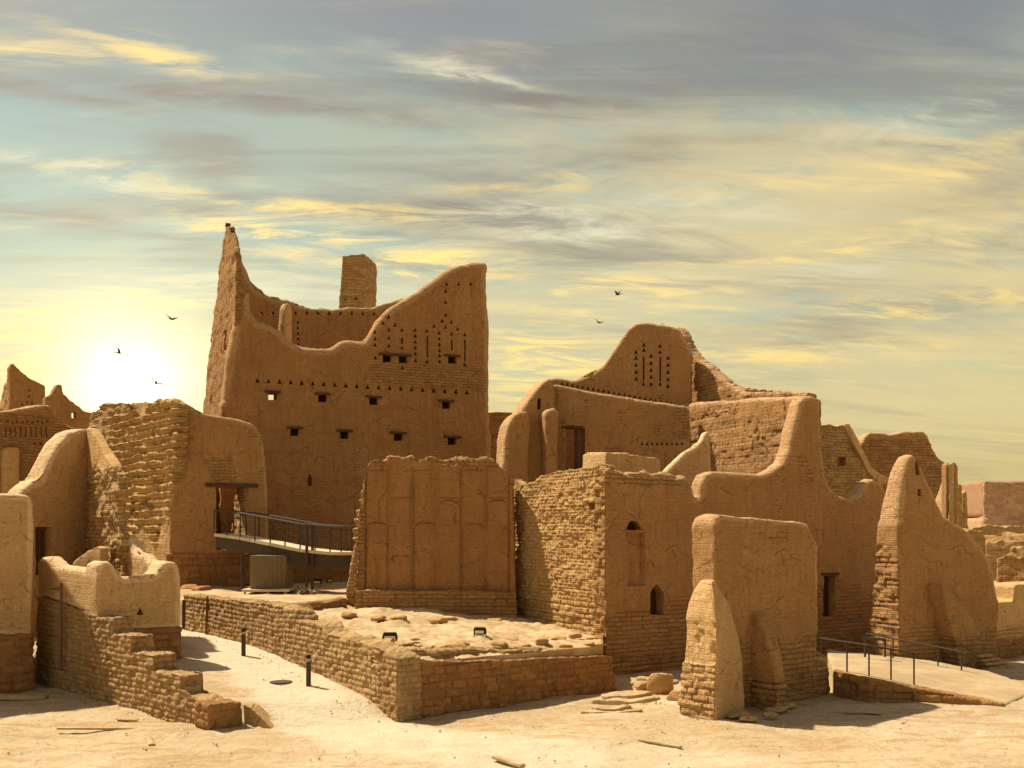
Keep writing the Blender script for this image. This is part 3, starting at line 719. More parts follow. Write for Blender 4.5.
# ------------------------------------------------------------------ great palace tower
Tt = thing('mud_brick_palace', 'tallest mud brick palace with swooping parapet, triangle vents and rows of small windows', 'palace', (PX(228, 45), 45, 0))
fY = lambda px: None
wt = Wall(223, 45, 493, 50.1, Tt)
cuts, wins = [], []
for i in range(20):
    x = 258 + i * 11.05; y = 380 + i * .62
    cuts.append((tri(x, y, 2.2), .5))
rows = [(273, 395, 1), (323, 397, 0), (374, 400, 0), (447, 404, 0), (295, 431, 0), (345, 434, 0), (399, 436, 0), (453, 440, 0), (388, 357, 0), (404, 358, 0), (453, 358.5, 0)]
for x, y, thru in rows:
    cuts.append(([(x - 4.2, y + 4.6), (x - 4.2, y - 3), (x + 4.2, y - 3), (x + 4.2, y + 4.6)], .75 if not thru else 1.6))
    wins.append((x, y, thru))
cuts.append(([(308, 486), (308, 479), (310, 473), (312, 479), (312, 486)], .5))
def vcol(x, ys_):
    for y in ys_: cuts.append((tri(x, y, 1.8), 2.0 if (y < 300 or (x in (453, 459, 396.5) and y < 330)) else .5))
vcol(448, (283,)); vcol(460, (283,)); vcol(472, (283,))
vcol(447, (290, 301, 314, 326)); vcol(443.5, (320,)); vcol(453, (321,)); vcol(459, (328,)); vcol(435.5, (325,))
vcol(376, (331, 338, 344, 357)); vcol(390, (316, 329, 337, 345)); vcol(384, (322,)); vcol(396.5, (324,)); vcol(403.3, (329, 338, 341, 347, 367))
vcol(416.6, (329, 335, 341, 347, 353, 360)); vcol(428, (330, 361)); vcol(440.5, (332, 338, 344, 350, 355, 361)); vcol(453, (333, )); vcol(466, (334, 364))
for x, a, b in ((428.5, 335, 357), (453, 339, 350), (466, 339, 361)): cuts.append(([(x - .8, b), (x - .8, a), (x + .8, a), (x + .8, b)], .5))
def d_tower(P, Nn):
    b = d_plaster(151, .055, None, .0)(P, Nn)
    z = P[:, 2]
    band = np.exp(-((z - PZ(372, 47.5)) / .7) ** 2) * sst(P[:, 0], 6.0, 7.5)
    ex = np.clip(.45 * sst(fbm(P, .5, 154, 4), -.1, .5) * (z < PZ(410, 47)) + .9 * band + .9 * (1 - sst(z, 4, 5)), 0, 1)
    pits = sst(fbm(P, 3.2, 157, 3), .35, .7) * np.clip(band * 1.3 + .28 * (z < PZ(400, 47)) + .08, 0, 1)
    hor = .02 * fbm(P * np.array([.12, .12, 1]), 3.0, 160, 3) * (z < PZ(400, 47))
    ledge = -.06 * np.exp(-((z - PZ(405, 47)) / .05) ** 2) * (fbm(P, .4, 163, 2) > 0)
    return b[0] - .10 * pits + hor * 2 + ledge, ex, b[2]
wt.slab('front_wall', [(235, 320), (236, 310), (239, 305), (245, 306), (252, 311), (259, 320), (270, 323), (281, 329), (290, 339), (303, 346), (318, 347.5), (332, 347), (338, 342), (343, 339), (353, 339), (365, 340.5), (371, 332), (378, 319), (390, 307), (405, 298), (420, 289), (436, 277), (450, 267), (460, 262.5), (475, 260.5), (488, 261), (490, 266), (488.5, 273), (489.5, 290), (491, 330), (492, 400), (494, 480), (495, None), (219, None), (222, 400), (229, 350)],
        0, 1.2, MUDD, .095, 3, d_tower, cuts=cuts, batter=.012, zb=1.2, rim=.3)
for x, y, thru in wins:
    a = wt.uz(x - 8, y - 3); b = wt.uz(x + 8, y - 3)
    u0, u1 = wt.uz(x - 4.4, y)[0], wt.uz(x + 4.4, y)[0]; z0, z1 = wt.uz(x, y + 5)[1], wt.uz(x, y - 3)[1]
    bm = bmesh.new()
    yb = .012 * z0
    if thru:      # open window, only the timber head
        bx(bm, ((u0 + u1) / 2, yb + .1, z1 + .03), (u1 - u0, .5, .06))
    else:
        fr = random.Random(int(x))
        bx(bm, ((u0 + u1) / 2, yb + .55, (z0 + z1) / 2), (u1 - u0, .06, z1 - z0))
        for k in range(4): bx(bm, (u0 + (u1 - u0) * (k + .5 + fr.uniform(-.2, .2)) / 4, yb + .34, (z0 + z1) / 2), (.045, .05, z1 - z0))
    wi = link('window', to_mesh(bm), SHADOWW, Tt, wt.mw)
    wt.box('lintel', a[0], b[0], yb - .12, yb + .4, a[1] - .02, a[1] + .09, WOOD, parent=wi)
# left flank, receding to the tall spike
ws = Wall(203, 56, 232, 46.2, Tt)
ws.slab('side_wall', [(203, 411), (206, 380), (210, 345), (214, 308), (219, 268), (222.5, 245), (224.5, 236), (226, 227), (228, 226), (229, 233), (231, 234), (233, 243), (235, 252), (235.5, 300), (235, 330), (232, None), (196, None)], 0, .35, MUDD, .09, 3,
        lambda P, Nn: d_brick(171, .05, .03, .24, .5)(P, Nn), batter=.0, zb=1.5,
        cuts=[([(238.3, 288), (238.3, 278), (240.5, 278), (240.5, 288)], 2), (tri(228, 287, 1.6), .5), ([(226, 390), (226, 376), (228.5, 376), (228.5, 390)], .5), ([(225, 350), (225, 330), (227, 330), (227, 350)], .5)][1:])
for px_, pt in ((227.2, 225.5), (231.2, 233)):
    a_ = ws.uz(px_, pt, .12); bm = bmesh.new(); tube(bm, [(a_[0], .15, a_[1] - .6), (a_[0], .15, a_[1])], [.13, .10], 8); bx(bm, (a_[0], .15, a_[1] + .03), (.30, .22, .10)); bobj_ = link('finial', to_mesh(bm), WOOD, Tt, ws.mw)
# back wall seen over the dip
wk = Wall(236, 55, 400, 58.2, Tt)
cuts = [(tri(262 + i * 11.2, 312.5 + i * .1, 1.6), 1.8) for i in range(12)] + [(tri(298 + (i % 2) * .0, 322 + i * 5.5, 1.5), .4) for i in range(5)]
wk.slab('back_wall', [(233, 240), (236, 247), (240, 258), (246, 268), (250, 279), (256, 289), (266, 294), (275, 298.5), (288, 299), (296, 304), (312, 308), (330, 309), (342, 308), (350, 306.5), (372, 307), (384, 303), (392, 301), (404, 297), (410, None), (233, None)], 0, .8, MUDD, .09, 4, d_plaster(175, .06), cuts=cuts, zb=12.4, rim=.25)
wi2 = Wall(284, 50.5, 291.5, 51, Tt)
wi2.slab('partition_wall', [(284, 335), (285, 308), (287.5, 303.5), (290, 303.5), (292, 308), (292, 340), (292, None), (284, None)], 0, .4, NEW, .07, 4, d_plaster(177, .04), zb=9)
wi3 = Wall(243, 48.5, 251, 49, Tt)
wi3.slab('partition_wall', [(241, 318), (243, 300), (246, 293), (250, 292), (250, None), (241, None)], 0, .5, NEW, .07, 4, d_plaster(178, .04), zb=9)
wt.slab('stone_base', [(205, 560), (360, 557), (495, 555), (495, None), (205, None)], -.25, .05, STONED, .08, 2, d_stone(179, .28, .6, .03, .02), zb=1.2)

T = thing('watchtower', 'slender tapering brick turret rising behind the palace parapet', 'tower', (PX(358, 64), 64, 0))
wv = Wall(339, 64, 378, 66, T)
bm = bmesh.new()
def tower_px(px, py, off): return wv.uz(px, py, off)
b0 = [(wv.uz(335, 480)[0], 2.0), (wv.uz(367, 480)[0], 2.0)]
pz_top = PZ(250, 64.5)
ub0, ub1, uf0, uf1 = wv.uz(330, 400)[0], wv.uz(386, 400)[0], wv.uz(350, 255)[0], wv.uz(384, 255)[0]
vb = [bm.verts.new(p) for p in ((ub0, .9, 5), (wv.uz(366, 400)[0], 0, 5), (ub1, .9, 5), (wv.uz(366, 400)[0], 3.0, 5))]
vt = [bm.verts.new(p) for p in ((uf0, .9, pz_top - .1), (wv.uz(366, 255)[0], 0.2, pz_top + .05), (uf1 + .1, 1.0, pz_top - .2), (wv.uz(363, 255)[0], 2.6, pz_top - .1))]
bm.faces.new(vb[::-1]); bm.faces.new(vt)
for i in range(4): bm.faces.new((vb[i], vb[(i + 1) % 4], vt[(i + 1) % 4], vt[i]))
cb = bmesh.new()
for x in (351, 359): bm_prism(cb, [wv.uz(a, b) for a, b in tri(x, 297, 1.8)], -1, 1.2)
link('turret_shaft', finish(to_mesh(bm), .07, 4, d_brick(181, .05, .03, .22, .45), to_mesh(cb)), RUIN, T, wv.mw)
T = thing('dark_rear_wall', 'dark mud wall between the palace and the courtyard house', 'wall', (-1, 55, 0))
Wall(488, 56, 530, 56, T).slab('wall', [(488, 411), (516, 412), (530, 414), (530, None), (488, None)], 0, .8, MUDD, .1, 3, d_brick(183, .05, .03, .25, .5), zb=2)

# ------------------------------------------------------------------ gatehouse with eroded flank
Tg = thing('gatehouse', 'mud gatehouse with deeply eroded left flank and the bridge doorway', 'house', (PX(172, 42), 42, 0))
wgl = Wall(84, 51, 172, 42, Tg)
wgl.slab('eroded_wall', [(86, 440), (90, 418), (95, 410), (100, 407), (104, 404), (112, 405), (120, 402), (130, 405), (140, 403.5), (152, 404), (165, 402.5), (172, 402), (177, 404), (177, 430), (175, 455), (171, 500), (169, 556), (169, None), (80, None)], 0, .5, RUIN, .05, 2, d_ledge(191, .36, .13), zb=1)
wgr = Wall(171, 42, 272, 43.6, Tg)
dw = [(216, 550), (216, 487), (248, 487), (248, 550)]
wgr.slab('front_wall', [(170, 500), (174, 470), (177, 445), (179, 425), (180, 406), (185, 402), (191, 405), (196, 411), (204, 413), (220, 416), (238, 419), (252, 424), (260, 430), (264, 440), (267, 462), (269, 500), (270, 540), (271, None), (169, None)], 0, 1.3, MUD, .065, 7,
         lambda P, Nn: (lambda b: (b[0] + .05 * np.exp(-((P[:, 2] - PZ(452, 43) + .1 * fbm(P, .8, 5, 2)) / .05) ** 2) * -1, b[1], b[2]))(d_plaster(193, .05, None, .08)(P, Nn)),
         cuts=[(dw, 3)], zb=1)
a, b = wgr.uz(205, 486), wgr.uz(258, 487)
wgr.box('lintel', a[0], b[0], -.12, .5, a[1] - .02, a[1] + .12, WOOD)
Wall(229, 45.0, 240, 43.9, Tg).slab('inner_pier', [(229, 550), (233, 512), (236, 492), (238, 484), (246, 484), (248, 550), (248, None), (229, None)], 0, .5, RUIN, .06, 3, d_brick(195, .04, .03, .2, .4), zb=1)
wgr.slab('back_wall', None, 3.4, 3.8, MUDD, .1, 2, d_plaster(197, .04), raw=[(0.3, 1), (0.3, 7.2), (4.2, 7.2), (4.2, 1)])
wgr.slab('stone_base', [(166, 554), (200, 554), (245, 553), (272, 552), (274, None), (166, None)], -.12, .05, STONED, .055, 2, d_stone(199, .3, .6, .03, .02), zb=1)
for i, (x, s) in enumerate(((186, .3), (196, .22), (176, .26))):
    pass

# ------------------------------------------------------------------ far left ruins
T = thing('ruined_tower', 'jagged ruined tower top at the far left edge', 'ruin', (PX(20, 72), 72, 0))
Wall(-20, 74, 13, 70.3, T).slab('lit_wall', [(-2, 410), (3, 385), (8, 368), (12, 364), (14, 368), (14, None), (-20, None), (-20, 405)], 0, .3, RUIN, .12, 3, d_brick(201, .06, .04, .3, .6), zb=2)
Wall(11.5, 70, 46, 72, T).slab('wall', [(10, 368), (13, 364), (18, 369), (24, 376), (32, 379), (40, 383), (45, 386), (46, 410), (46, None), (10, None)], 0, .4, MUDD, .1, 3, d_plaster(203, .06), zb=2, cuts=[(tri(x, y, 1.5), .6) for x, y in ((17, 402), (22, 404), (27, 402), (32, 403), (29, 396), (29, 390))])
T = thing('ruined_gable', 'dark ruined gable with a square hole against the glowing sky', 'ruin', (PX(66, 66), 66, 0))
Wall(45, 66, 94, 68, T).slab('wall', [(45, 397), (52, 394), (57, 384), (62, 384), (64, 393), (70, 400), (78, 406), (86, 411), (94, 412), (94, None), (45, None)], 0, .8, MUDD, .09, 3, d_plaster(205, .06), zb=2, cuts=[([(72, 418), (72, 412), (76.5, 412), (76.5, 418)], 2)])

Th2 = thing('niche_walled_house', 'mud house with a row of triangular niches under a pale curved parapet', 'house', (PX(20, 46), 46, 0))
whh = Wall(-60, 44, 78, 50, Th2)
cuts = []
for i in range(9):
    cuts.append((tri(8 + i * 4.9, 421 + (i % 2), 1.5), .4))
    cuts.append(([(6 + i * 5 - .8, 437), (6 + i * 5 - .8, 427), (6 + i * 5 + .8, 427), (6 + i * 5 + .8, 437)], .4))
for x in (33, 38, 43, 48): cuts.append((tri(x, 428, 2.0), .6))
cuts = [c for c in cuts if True][:18]
for x in (34, 41, 47.5): cuts.append((tri(x, 441 - 12 + 14, 1.6), .5))
whh.slab('wall', [(-60, 416), (-20, 415), (0, 411.5), (20, 408), (40, 405), (50, 404.5), (55, 412), (60, 421), (68, 424), (76, 428), (80, None), (-60, None)], 0, .9, MUD, .075, 5, lambda P, Nn: (lambda b: (b[0] + masonry(P, .25, .5, 207, .03, .02)[0] * (P[:, 2] < PZ(412, 46)), np.where(P[:, 2] < PZ(410, 46), .75, 0.0), b[2]))(d_plaster(207, .05)(P, Nn)), cuts=cuts, zb=1)
whh.slab('buttress_pier', [(5, 450), (8, 447), (19, 447), (21, 452), (20, None), (4, None)], -.35, .1, NEW, .07, 4, d_plaster(209, .03), zb=1)

Tn = thing('curved_corner_ruin', 'corner of two plastered walls with pale curved tops and dark doorway', 'house', (PX(87, 34), 34, 0))
wn = Wall(10, 31.5, 88, 34.5, Tn)
wn.slab('left_wall', [(16, 500), (24, 489), (32, 483), (42, 480), (46, 470), (52, 456), (60, 443), (70, 433), (80, 429), (88, 428), (90, 440), (90, None), (16, None)], 0, .75, NEW, .06, 8, d_plaster(211, .04), cuts=[([(35, 575), (35, 527), (52, 527), (52, 575)], .5)])
u0, u1 = wn.uz(35, 550)[0], wn.uz(52, 550)[0]
dd = wn.box('door', u0, u1, .28, .36, .5, wn.uz(40, 527)[1], WOODR)
for k in range(3): wn.box('door_plank', u0 + .08 + k * (u1 - u0 - .1) / 3, u0 + .20 + k * (u1 - u0 - .1) / 3, .25, .28, .5, wn.uz(40, 530)[1], WOOD, parent=dd)
wn2 = Wall(87, 34.4, 122, 30.2, Tn)
wn2.slab('right_wall', [(86, 428), (90, 429), (95, 436), (100, 446), (103, 454), (108, 461), (114, 468), (118, 475), (119, 490), (117, 510), (119, 530), (121, 545), (121, None), (86, None)], 0, .3, RUIN, .05, 3,
         lambda P, Nn: (lambda r, k: (r * k + .03 * fbm(P, 1, 213, 3), k, masonry(P, .2, .35, 216)[1]))(.10 * fbm(P, 2.6, 215, 4) + masonry(P, .2, .35, 216)[0], 1 - sst(P[:, 2] + .2 * fbm(P, 1.2, 217, 3), PZ(468, 31), PZ(462, 31))))
ww = Wall(66, 31.8, 100, 30.6, Tn)
ww.slab('stair_parapet', [(66, 570), (76, 560), (88, 550), (96, 545), (100, 548), (100, None), (66, None)], 0, .3, NEW, .05, 4, d_plaster(219, .03))
T = thing('lumpy_stepped_wall', 'rounded lumps of pale mud wall stepping down behind the horned block', 'wall', (PX(130, 32), 32, 0))
Wall(112, 31.6, 158, 28.6, T).slab('wall', [(112, 548), (115, 539), (121, 535), (128, 538), (132, 548), (136, 553), (143, 554), (149, 561), (153, 570), (157, 577), (158, None), (112, None)], 0, .4, NEW, .05, 6, d_plaster(221, .06))

# ------------------------------------------------------------------ left foreground
T = thing('plastered_corner_block', 'plain plastered block on brown stone base at left picture edge', 'building', (PX(0, 27.5), 27.5, 0))
wb1 = Wall(-160, 24.8, 33.5, 27.5, T)
wb1.slab('wall', [(-160, 489), (0, 493), (24, 494), (31, 497), (34, 503), (34, 637), (-160, 637)], 0, 3.5, NEW, .06, 6, d_plaster(231, .03))
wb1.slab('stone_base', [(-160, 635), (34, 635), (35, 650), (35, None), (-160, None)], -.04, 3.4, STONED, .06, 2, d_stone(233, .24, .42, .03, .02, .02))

Te = thing('stepped_stone_wall', 'long coarse stone wall stepping down to the plaza, plastered at upper end', 'wall', (PX(215, 22.1), 22.1, 0))
wE = Wall(37, 28.9, 211, 22.1, Te)
wE.slab('stone_wall', [(36, 596), (60, 602), (98, 617), (112, 618), (112, 634), (131, 636), (131, 652), (153, 655), (153, 671), (180, 675), (180, 692), (206, 704), (208, 706), (208, None), (36, None)], 0, .6, STONE, .035, 1, d_stone(241, .135, .25, .026, .018, .025))
wE.slab('plaster_wall', [(37, 562), (40, 557), (47, 556), (52, 561), (56, 565), (70, 567), (86, 569), (91, 569), (92, 616), (60, 603), (37, 597)], .03, .5, NEW, .045, 6, d_plaster(243, .025))
# brown end face, square to the wall
wE2 = Wall(209.5, 22.05, 243, 22.7, Te)
wE2.slab('end_wall', [(209, 703), (226, 702), (242, 702), (243, 712), (244, None), (209, None)], -.02, .6, STONED, .035, 2, d_stone(247, .2, .34, .02, .015, .01))
T = thing('path_edge_wedge', 'low wedge of mud wall tapering to the plaza past the stepped wall', 'kerb', (PX(245, 22.7), 22.7, 0))
Wall(243, 22.75, 277, 22.3, T).slab('wedge', [(243, 703.5), (250, 707), (262, 718), (272, 728), (277, 733), (277, None), (243, None)], 0, .35, STONE, .035, 2, d_plaster(249, .02))

Tf = thing('horned_plaster_block', 'low plastered block with horned corners and one triangular vent', 'building', (PX(98, 26.6), 26.6, 0))
wF = Wall(97.5, 26.15, 182, 27.9, Tf)
wF.slab('wall', [(97, 572), (98, 565), (104, 561.5), (110, 562), (115, 566), (119, 574), (124, 577), (152, 577), (158, 572), (163, 563), (169, 560.5), (176, 562), (180, 567), (181.5, 580), (181.5, 629), (97, 631)], 0, .8, NEW, .045, 6, d_plaster(261, .03), cuts=[([(136.8, 615), (140.3, 607), (144, 615)], .5)])
wF.slab('stone_base', [(97, 629), (140, 628), (182, 627), (183, None), (97, None)], -.04, .85, STONED, .045, 2, d_stone(263, .2, .32, .025, .02, .02), zb=0)
wF2 = Wall(181.5, 29.6, 176, 33.5, Tf)
wF3 = Wall(150, 33.0, 181, 30.4, Tf)
T = thing('iron_pole', 'thin rusty pole with a short side arm against the stone wall', 'pole', (PX(61, 27.6), 27.6, 0))
Yp = 27.45
bm = bmesh.new(); tube(bm, [(PX(61, Yp), Yp, PZ(671, Yp)), (PX(61.5, Yp), Yp, PZ(583, Yp))], .04)
bobj('shaft', bm, RUST, T)
bm = bmesh.new(); tube(bm, [(PX(42, Yp), Yp + .1, PZ(590, Yp)), (PX(62, Yp), Yp, PZ(588, Yp))], .035)
bobj('arm', bm, RUST, T)
T = thing('rusty_rod', 'thin rusty rod standing against the terrace stone wall', 'pole', (PX(206, 32.8), 32.8, .9))
bm = bmesh.new(); tube(bm, [(PX(206, 33.1), 33.1, PZ(636, 33.1)), (PX(207.5, 33.1), 33.1, PZ(596, 33.1))], .035); bobj('rod', bm, RUST, T)
T = thing('drain_pipe', 'short dark pipe at the far end of the terrace wall', 'pipe', (PX(184, 34.2), 34.2, .9))
bm = bmesh.new(); tube(bm, [(PX(183.5, 34.3), 34.3, PZ(629, 34.3)), (PX(184, 34.3), 34.3, PZ(600, 34.3))], .06); bobj('pipe', bm, STEEL, T)

# ------------------------------------------------------------------ buttressed wall, right of centre
Td = thing('buttressed_wall', 'free-standing thick plastered wall with round-topped buttresses on stone footings', 'wall', (5.6, 24.6, 0))
wD = Wall(716, 24.3, 832, 27.1, Td)
def d_D(P, Nn):
    b = d_plaster(271, .03, 1.55, .18)(P, Nn); m = masonry(P, .2, .38, 273, .03, .02)
    s = 1 - sst(P[:, 2] + .15 * fbm(P, 1, 275, 2), .75, 1.0)
    return b[0] + m[0] * s * .7 + .012 * fbm(P, 6, 277, 3), b[1], np.where(s > .5, m[1], .5)
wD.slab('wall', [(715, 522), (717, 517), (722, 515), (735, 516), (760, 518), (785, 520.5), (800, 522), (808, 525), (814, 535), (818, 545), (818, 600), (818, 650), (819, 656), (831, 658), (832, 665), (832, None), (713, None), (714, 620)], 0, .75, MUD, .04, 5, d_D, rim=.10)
# the wall's end facing left carries the big buttress
wB = Wall(716.5, 23.4, 741, 24.35, Td)
def prof(pts): return pts
wBL = Wall(683, 24.35, 716.5, 23.35, Td)
def d_B(P, Nn):
    b = d_plaster(281, .025, None, 0)(P, Nn)
    z = P[:, 2]; m = masonry(P, .17, .34, 283, .035, .03)
    s = (1 - sst(z + .06 * fbm(P, 1.5, 285, 2), 1.24, 1.30)) * (1 - sst(Nn[:, 0], .25, .5))
    mid = (1 - sst(Nn[:, 0], .2, .5)) *  (1 - sst(z, PZ(622, 23.8) - .05, PZ(622, 23.8) + .02)) * (1 - s)
    pit = sst(fbm(P, 2.5, 287, 3), .1, .5) * mid * sst(P[:, 0], .3, .6)
    return b[0] + m[0] * s - .07 * pit - .02 * mid + s * .03, np.maximum(s, mid * .45), np.where(s > .5, m[1], .5)
bm = bmesh.new()
# stacked cross-sections of the buttress in world space: left, near and right corners, back
secs = []
wz_ = lambda px, Yd: Vector((PX(px, Yd), Yd, 0))
for (py, xl, xc, xr) in ((745, 679, 716, 744), (700, 680, 716, 743), (667, 683, 717, 742), (645, 684, 717, 738.5), (622, 684.5, 716, 733), (605, 687.5, 715, 728), (594, 692, 714, 722), (586, 697, 713, 718), (581, 700, 712, 716)):
    secs.append((PZ(py, 23.6), wz_(xl, 24.3), wz_(xc, 23.4), wz_(xr, 24.4)))
prev = None
for z, a, b, c in secs:
    bk = Vector((c.x + (a.x - b.x) * .6, c.y + 1.0, 0)); 
    ring = [bm.verts.new((p.x, p.y, z)) for p in (a, b, c, Vector((c.x + .2, c.y + .9, 0)), Vector((a.x + .5, a.y + .9, 0)))]
    if prev:
        for i in range(5): bm.faces.new((prev[i], prev[(i + 1) % 5], ring[(i + 1) % 5], ring[i]))
    else: bm.faces.new(ring[::-1])
    prev = ring
bm.faces.new(prev)
inv = wBL.mw.inverted()
bmesh.ops.transform(bm, matrix=inv, verts=bm.verts)
link('buttress', finish(to_mesh(bm), .04, 3, d_B), NEW, Td, wBL.mw)
# slim curved second buttress standing out of the wall face
wc_ = wD.uz(752, 700)[0]
bm = bmesh.new()
prof2 = [(0.1, -.2), (-.85, -.2), (-.82, .5), (-.74, 1.0), (-.6, 1.5), (-.42, 1.95), (-.2, 2.3), (.1, 2.5)]
for sgn in (0,):
    L_ = [bm.verts.new((wc_ - .02, y, z)) for y, z in prof2]; R_ = [bm.verts.new((wc_ + .36, y, z)) for y, z in prof2]
    bm.faces.new(L_); bm.faces.new(R_[::-1])
    for i in range(len(prof2)):
        j = (i + 1) % len(prof2); bm.faces.new((L_[j], L_[i], R_[i], R_[j]))
link('curved_buttress', finish(to_mesh(bm), .04, 4, lambda P, Nn: (lambda b, m, s: (b[0] + m[0] * s, s, m[1]))(d_plaster(291, .025)(P, Nn), masonry(P, .17, .34, 293, .04, .03), 1 - sst(P[:, 2], .65, .72))), MUD, Td, wD.mw)
# fallen footing stones by both buttresses
def rock_mesh(seed, s, flat=.5):
    rnd = random.Random(seed)
    bm = bmesh.new(); bmesh.ops.create_icosphere(bm, subdivisions=3, radius=1)
    cuts_ = [(Vector((rnd.uniform(-1, 1), rnd.uniform(-1, 1), rnd.uniform(-1, 1))).normalized(), rnd.uniform(.8, 1.05)) for _ in range(10)]
    for v in bm.verts:
        p = v.co.copy(); p *= (1 / max(abs(p.x), abs(p.y), abs(p.z))) ** .75
        for n_, dd_ in cuts_:
            k = p.dot(n_)
            if k > dd_: p -= n_ * (k - dd_)
        v.co = Vector((p.x * s[0], p.y * s[1], p.z * s[2]))
    a = np.array([v.co[:] for v in bm.verts])
    n1 = fbm(a + seed, 4, seed, 3) * .06 * min(s)
    for v, k in zip(bm.verts, n1): v.co += v.co.normalized() * k
    me = bpy.data.meshes.new('rock'); bm.to_mesh(me); bm.free()
    me.polygons.foreach_set('use_smooth', [True] * len(me.polygons)); me.set_sharp_from_angle(angle=math.radians(30))
    at = me.attributes.new('exp', 'FLOAT', 'POINT'); at = me.attributes.new('tone', 'FLOAT', 'POINT')
    at.data.foreach_set('value', [rnd.uniform(.2, .8)] * len(me.vertices))
    return me
def rock(px, py, z, s, seed, label, group, mat=STONE, rot=None, name='rock', cat='rock'):
    Yd = (CH - z) * F / (py - HZ)
    rnd = random.Random(seed * 3 + 1)
    o = link(name, rock_mesh(seed, s), mat)
    o.location = (PX(px, Yd), Yd, z + s[2] * .55)
    o.rotation_euler = (rnd.uniform(-.12, .12), rnd.uniform(-.12, .12), rnd.uniform(0, 6.28) if rot is None else rot)
    return tag(o, label, cat, group)
rock(676, 700, 0, (.22, .2, .16), 1, 'round loose stone touching the left foot of the big buttress', None)
rock(661, 692, 0, (.36, .30, .34), 2, 'largest squarish boulder of the rubble beside the buttress', None, RUIN)
rock(643, 688, 0, (.27, .22, .13), 3, 'flat block lying at the terrace corner left of the boulder', None)
def ledge(px, py, R_, H_, seed, label, rz, asp=.5):
    Yd = CH * F / (py - HZ); rnd = random.Random(seed)
    T = thing('rock_ledge', label, 'rock ledge', (PX(px, Yd), Yd, 0))
    for k in range(2):
        bm = bmesh.new(); n = 15; rr = R_ * (1 - .33 * k)
        pts = []
        for i in range(n):
            a = 2 * math.pi * i / n; q = rr * rnd.uniform(.78, 1.08)
            x, y = q * math.cos(a), q * asp * math.sin(a) + k * R_ * .12
            pts.append((x * math.cos(rz) - y * math.sin(rz), x * math.sin(rz) + y * math.cos(rz)))
        a = [bm.verts.new((x, y, -.2)) for x, y in pts]; b = [bm.verts.new((x, y, H_ * (k + 1) - .02 * (k == 0))) for x, y in pts]
        bm.faces.new(a[::-1]); bm.faces.new(b)
        for i in range(n): bm.faces.new((a[i], a[(i + 1) % n], b[(i + 1) % n], b[i]))
        def f(P, Nn):
            D = np.zeros_like(P); D += Nn * (.03 * fbm(P, 2.5, seed + k, 3))[:, None]; D[:, 2] += .03 * fbm(P, 1.6, seed + 5, 3)
            return D, np.zeros(len(P)), np.full(len(P), .5)
        link('rock_layer', finish(to_mesh(bm), .03, 1, f), TERR, T, Matrix.Translation(Vector((PX(px, Yd), Yd, 0))))
ledge(628, 700, 1.05, .08, 4, 'broken bedrock ledge in two layers by the terrace front corner', .25)
ledge(612, 711, .8, .05, 5, 'lower thin bedrock shelf on the plaza before the terrace corner', .1, .35)
ledge(655, 684, .8, .09, 6, 'small bedrock ledge behind the boulder near the house wall', .4)
for i, (x, y, s) in enumerate(((737, 716, .3), (748, 720, .22), (727, 714, .25))): 
    rock(x, y, 0, (s, s * .7, .07), 10 + i, ('flat brick-like slab stepping off the big buttress foot', 'smallest slab stepping off the big buttress foot, nearest the camera', 'slab tucked against the stone foot of the big buttress')[i], 'footing slabs by the big buttress', rot=.2)
for i, (x, y, s) in enumerate(((776, 711, .32), (785, 707, .3), (770, 716, .22))):
    rock(x, y, 0, (s, s * .6, .07), 20 + i, ('middle thin slab at the foot of the slim curved buttress', 'right-hand thin slab at the foot of the slim curved buttress', 'front small slab at the foot of the slim curved buttress')[i], 'footing slabs by the slim buttress', rot=.5)

# ------------------------------------------------------------------ walls behind on the right
T = thing('brick_gable_ruin', 'bare brick gable with square hole and pale coping sloping down right', 'wall', (PX(850, 43), 43, 0))
Wb = Wall(815, 43, 890, 44.5, T)
Wb.slab('brick_wall', [(815, 424), (830, 424.5), (845, 425), (848, 428), (858, 445), (866, 462), (872, 475), (880, 482), (880, None), (815, None)], 0, .7, RUIN, .06, 3, d_brick(301, .05, .07, .2, .35), zb=2, cuts=[([(839, 466), (839, 457), (847, 456.5), (848, 465)], .5)])
Wb.slab('coping', [(845, 424), (850, 424), (854, 431), (862, 446), (868, 458), (873, 467), (880, 473), (892, 478), (892, 484), (878, 482), (868, 472), (860, 456), (852, 441), (845, 428)], -.12, .8, NEW, .06, 4, d_plaster(303, .03))
T = thing('rear_brick_gable', 'rearmost brick gable with wavy plaster top right of centre', 'wall', (PX(900, 50), 50, 0))
Wall(858, 50, 948, 51, T).slab('wall', [(860, 445), (864, 436), (870, 432), (882, 432), (890, 434), (900, 432), (910, 431), (924, 430.5), (929, 436), (934, 448), (940, 458), (948, 464), (948, None), (858, None)], 0, .7, MUD, .07, 5, lambda P, Nn: (lambda b, m: (b[0] + m[0] * (P[:, 2] < PZ(440, 50)) + .04 * fbm(P, 3, 311, 3), np.where(P[:, 2] < PZ(438, 50), .9, 0), m[1]))(d_plaster(305, .05)(P, Nn), masonry(P, .22, .4, 307, .03, .03)), zb=2)
T = thing('lit_pillar_wall', 'square-topped plaster pillar wall behind the round-headed fin', 'wall', (PX(945, 40), 40, 0))
Wp_ = Wall(946, 40, 958, 40.1, T)
Wp_.slab('pillar', [(946, 465), (948, 462), (956, 462), (958, 466), (958, 520), (958, None), (945, None)], 0, .35, MUD, .06, 4, d_plaster(321, .03), zb=2)
Wq_ = Wall(934, 42, 947, 40.1, T)
